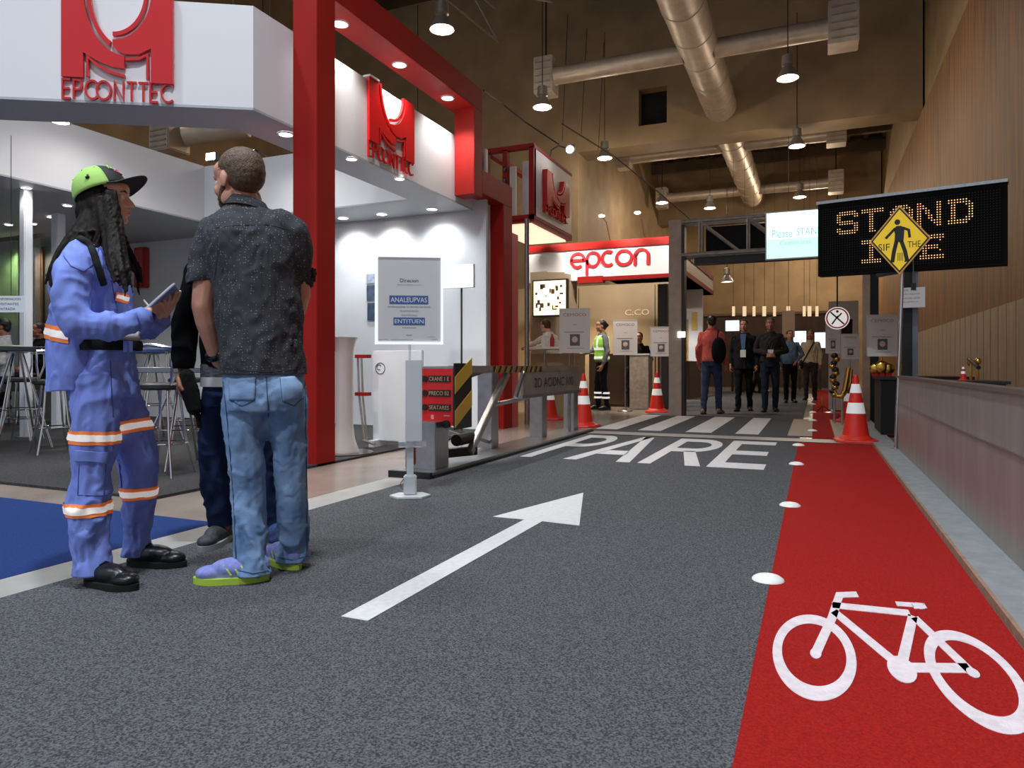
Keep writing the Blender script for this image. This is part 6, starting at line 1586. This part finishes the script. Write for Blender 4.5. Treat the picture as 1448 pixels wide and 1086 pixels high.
sd = shirt.modifiers.new('thickness', 'SOLIDIFY'); sd.thickness = .003; sd.offset = -1
mb = MB(); c_ = L_(349, 291)
vs = []; n = 30
for j, (r_, z_) in enumerate(((.068, -.010), (.071, .006), (.068, .020), (.074, .018), (.082, .000), (.088, -.020))):
    for i in range(n): a = 2 * pi * i / n; vs.append(c_ + Vector((r_ * cos(a) * 1.05, r_ * sin(a), z_ + .012 * sin(a) * -1 + .01 * cos(a) * -1)))
mb.add(vs, [(j * n + i, j * n + (i + 1) % n, (j + 1) * n + (i + 1) % n, (j + 1) * n + i) for j in range(5) for i in range(n)]); soft(mb.mesh(), 'collar', shirtm, shirt)
seamd = mat('shirt_seam', (34, 36, 42), .9)
for pts in ([(305, 322), (340, 318), (380, 318), (415, 326)], [(307, 330), (308, 360), (303, 396)], [(314, 520), (340, 524), (374, 526), (410, 524), (432, 518)]): stitch(M_, sb_, pts, .0016, 'seam', seamd, shirt, -.0004)
# watch
a = L_(302, 499, .062); b = L_(305, 504, .075); mb = MB(); mb.tube([a, b], .037, 20); mb.ell(L_(311, 503, .03), (.018, .01, .016), 14); soft(mb.mesh(), 'wristwatch', mat('watch_dark', (34, 36, 40), .25, .6), t)
# jeans
def denim(name, rgb, rgb2): return mat(name, rgb, .85, rgb2=rgb2, vscale=7, bump=.25, bscale=260, spec=.15, thr=(.3, .7))
jn = denim('denim_light', (92, 122, 164), (142, 170, 206))
mb = MB(); loft(mb, [Rg(374, 523, 55, .122), Rg(374, 532, 58, .132), Rg(374, 555, 60, .15), Rg(375, 580, 58, .145)])
chain(mb, [(L_(345, 570, -.01), .095), (L_(347, 600, -.02), .088), (L_(348, 650, -.035), .073), (L_(350, 690, -.04), .069), (L_(354, 745, -.06), .067), (L_(359, 800, -.08), .072), (L_(360, 830, -.08), .072)])
chain(mb, [(L_(405, 570, .01), .092), (L_(406, 600, .015), .084), (L_(410, 650, .03), .072), (L_(413, 700, .05), .066), (L_(414, 750, .08), .066), (L_(414, 790, .10), .069), (L_(414, 815, .10), .069)])
mb.ell(L_(350, 556, -.06), (.085, .075, .08), 16); mb.ell(L_(400, 556, -.05), (.085, .075, .08), 16)
tm = remesh(mb, .0075, 4); folds(tm, .010, (9, 9, 7), 73, mask=lambda c: .5 + .9 * (c.z < .22) + .4 * (.38 < c.z < .6)); folds(tm, .004, (24, 24, 22), 20)
cut(tm, (0, 0, .030), (0, 0, -1)); jeans = soft(tm, 'jeans', jn, t); jb2 = bvh_of(tm)
dst = mat('denim_stitch', (60, 84, 122), .9); dpk = denim('denim_pocket', (102, 130, 170), (142, 168, 202))
for quad in ([(324, 536), (362, 534), (360, 566), (325, 566)], [(396, 534), (428, 532), (428, 562), (400, 568)]):
    o = patch(M_, jb2, quad, 'back_pocket', dpk, jeans, .003)
for pts in ([(324, 536), (325, 566), (343, 574), (360, 566), (362, 534)], [(396, 534), (400, 568), (416, 574), (428, 562), (428, 532)], [(376, 532), (378, 560), (380, 590)], [(316, 540), (322, 600), (330, 700), (334, 790)], [(431, 540), (432, 600), (434, 700), (434, 780)], [(334, 806), (358, 811), (384, 806)], [(392, 788), (414, 792), (436, 786)]): stitch(M_, jb2, pts, .002, 'seam', dst, jeans, .001)
# shoes
shm = mat('sneaker_lilac', (130, 138, 204), .7, vary=.15, vscale=60); shs = mat('sole_lime', (176, 204, 70), .6); lcm = mat('lace_lime', (200, 220, 110), .7)
o = shoe(Tl(L_(378, 820, -.08).x, -.075, 0, pi / 2 + .16), t, shm, shs, .285, 'sneaker', lcm)
def swoosh(T, o):
    for sx in (-1, 1):
        mb = MB(); mb.T = T
        for y in (.07, .10, .13): mb.tube([(sx * .040, y, .035), (sx * .040, y + .012, .055), (sx * .030, y + .03, .074)], .0045, 6)
        link_mesh('side_stripe', mb.mesh(), mat('stripe_lime', (190, 214, 90), .6), o, world=False)
swoosh(Tl(L_(378, 820, -.08).x, -.075, 0, pi / 2 + .16), o)
T2 = Tl(L_(424, 803, .08).x, .06, 0, pi / 2 - .75); o = shoe(T2, t, shm, shs, .285, 'sneaker', lcm); swoosh(T2, o)
# ---------------------------------------------------------------- MAN HIDDEN BEHIND
B_ = Fr(345, 3.38); L_ = B_.L; Rg = B_.ring
t = thing('person', 'person in black sweater and dark jeans mostly hidden behind the man in the dotted shirt', 'person', tuple(B_.loc), TH)
mb = MB(); P, R = head(mb, L_(338, 294), (-.35, -.93, 0), 1.02)
capsule(mb, L_(338, 312), .056, L_(338, 348), .06); chain(mb, [(L_(338, 370), .1), (L_(338, 500), .1)])
for s, pts in ((-1, ((278, 385, 0), (263, 455, .0), (260, 520, -.03))), (1, ((396, 385, 0), (404, 455, .05), (350, 490, -.12)))):
    a, b, c = [L_(*q) for q in pts]; chain(mb, [(L_(338, 375), .08), (a, .05), (b, .042), (c, .03)])
    hand(mb, c + (c - b).normalized() * .02, (c - b) if s < 0 else (-1, 0, 0), (1, -.2, 0) if s < 0 else (0, 1, 0), -s if s < 0 else 1, curl=(.5, .7, .5), s=1.05)
for pts in (((322, 545, 0), (304, 650, .0), (314, 745, .02)), ((360, 545, 0), (380, 650, .03), (384, 738, .06))):
    a, b, c = [L_(*q) for q in pts]; chain(mb, [(a, .08), (b, .05), (c, .036)])
soft(remesh(mb, .006, 3), 'body', sk2, t); face_parts(P, R, 1.02, t, mat('lip_tone'), hair_dk)
mb = MB(); mb.ell(P(0, -.026, .044), [.081, .097, .084], 20, rot=R); me = remesh(mb, .008, 2); soft(me, 'hair', hair_dk, t)
swm = mat('sweater_black', (10, 10, 12), .9, bump=.2, bscale=150, spec=.1)
mb = MB(); loft(mb, [Rg(338, 522, 52, .13), Rg(338, 480, 56, .14), Rg(338, 430, 60, .145), Rg(338, 395, 64, .13), Rg(338, 372, 52, .10), Rg(338, 358, 26, .07)])
chain(mb, [(L_(300, 380), .07), (L_(276, 388), .066), (L_(262, 455), .062), (L_(259, 520, -.03), .052)]); chain(mb, [(L_(375, 380), .07), (L_(396, 388), .062), (L_(402, 455, .05), .055), (L_(355, 488, -.11), .045)])
sm = remesh(mb, .01, 4); folds(sm, .010, (9, 9, 6), 90); cut(sm, L_(338, 521), (0, 0, -1)); sw = soft(sm, 'sweater', swm, t)
mb = MB(); loft(mb, [Rg(336, 535, 52, .128), Rg(336, 515, 52, .13)]); me = mb.mesh(); soft(me, 'plaid_shirt_hem', mat('plaid_grey', (84, 86, 92), .85, vary=.5, vscale=40, stretch=(1, 1, 3)), t); me.set_sharp_from_angle(angle=.6)
mb = MB(); loft(mb, [Rg(337, 546, 53, .132), Rg(337, 533, 53, .132)]); me = mb.mesh(); soft(me, 'white_belt', mat('belt_white', (206, 204, 200), .5), t); me.set_sharp_from_angle(angle=.6)
jd = denim('denim_dark', (20, 30, 54), (34, 50, 84))
mb = MB(); loft(mb, [Rg(337, 542, 50, .125), Rg(337, 575, 52, .14)])
chain(mb, [(L_(314, 575), .095), (L_(306, 620), .085), (L_(304, 680), .072), (L_(311, 735, .02), .062), (L_(313, 760, .02), .06)])
chain(mb, [(L_(362, 575), .095), (L_(374, 620, .02), .083), (L_(380, 680, .04), .068), (L_(385, 730, .06), .058), (L_(386, 752, .06), .058)])
tm = remesh(mb, .009, 4); folds(tm, .009, (11, 11, 10), 120); cut(tm, L_(313, 742, .02), (0, 0, -1)); soft(tm, 'jeans', jd, t)
o = shoe(Tl(L_(313, 745, .02).x, .10, 0, pi - .05), t, mat('trainer_grey', (58, 60, 66), .7, vary=.4, vscale=50), mat('trainer_sole', (150, 150, 152), .6), .28, 'trainer', mat('lace_sand', (190, 160, 130), .8))
o = shoe(Tl(L_(386, 745, .05).x, .14, 0, pi + .25), t, mat('trainer_blue', (52, 76, 128), .7, vary=.4, vscale=50), mat('trainer_sole'), .28, 'trainer', mat('lace_sand'))
wl = Matrix.Translation(B_.loc) @ Matrix.Rotation(TH, 4, 'Z')
tt = thing('fuzzy_microphone', 'black furry microphone windscreen hanging from the hand beside the dark jeans', 'microphone', tuple(wl @ L_(270, 560, -.06)), TH)
mb = MB(); chain(mb, [(L_(264, 532, -.07), .036), (L_(268, 552, -.07), .044), (L_(275, 577, -.07), .036)]); me = remesh(mb, .006, 2); folds(me, .004, (90, 90, 60), 3, ridge=False)
me.transform(wl); link_mesh('windscreen', me, mat('fur_black', (8, 8, 9), 1, bump=1, bscale=300), tt)
for p_ in me.polygons: p_.use_smooth = True
mb = MB(); mb.T = wl; mb.tube([L_(276, 578, -.07), L_(281, 592, -.06), L_(283, 604, -.05)], .014, 10); mb.build('handle_strap', M_matt, tt, smooth=True)
# ================================================================ WORLD AND EXPOSURE
w = bpy.data.worlds.new('world'); SC.world = w; w.use_nodes = True
w.node_tree.nodes['Background'].inputs['Color'].default_value = (.80, .88, 1, 1)
w.node_tree.nodes['Background'].inputs['Strength'].default_value = .45
SC.view_settings.view_transform = 'Standard'; SC.view_settings.look = 'None'; SC.view_settings.gamma = 1
SC.view_settings.use_curve_mapping = False; SC.view_settings.exposure = EXPO
bpy.context.view_layer.update()
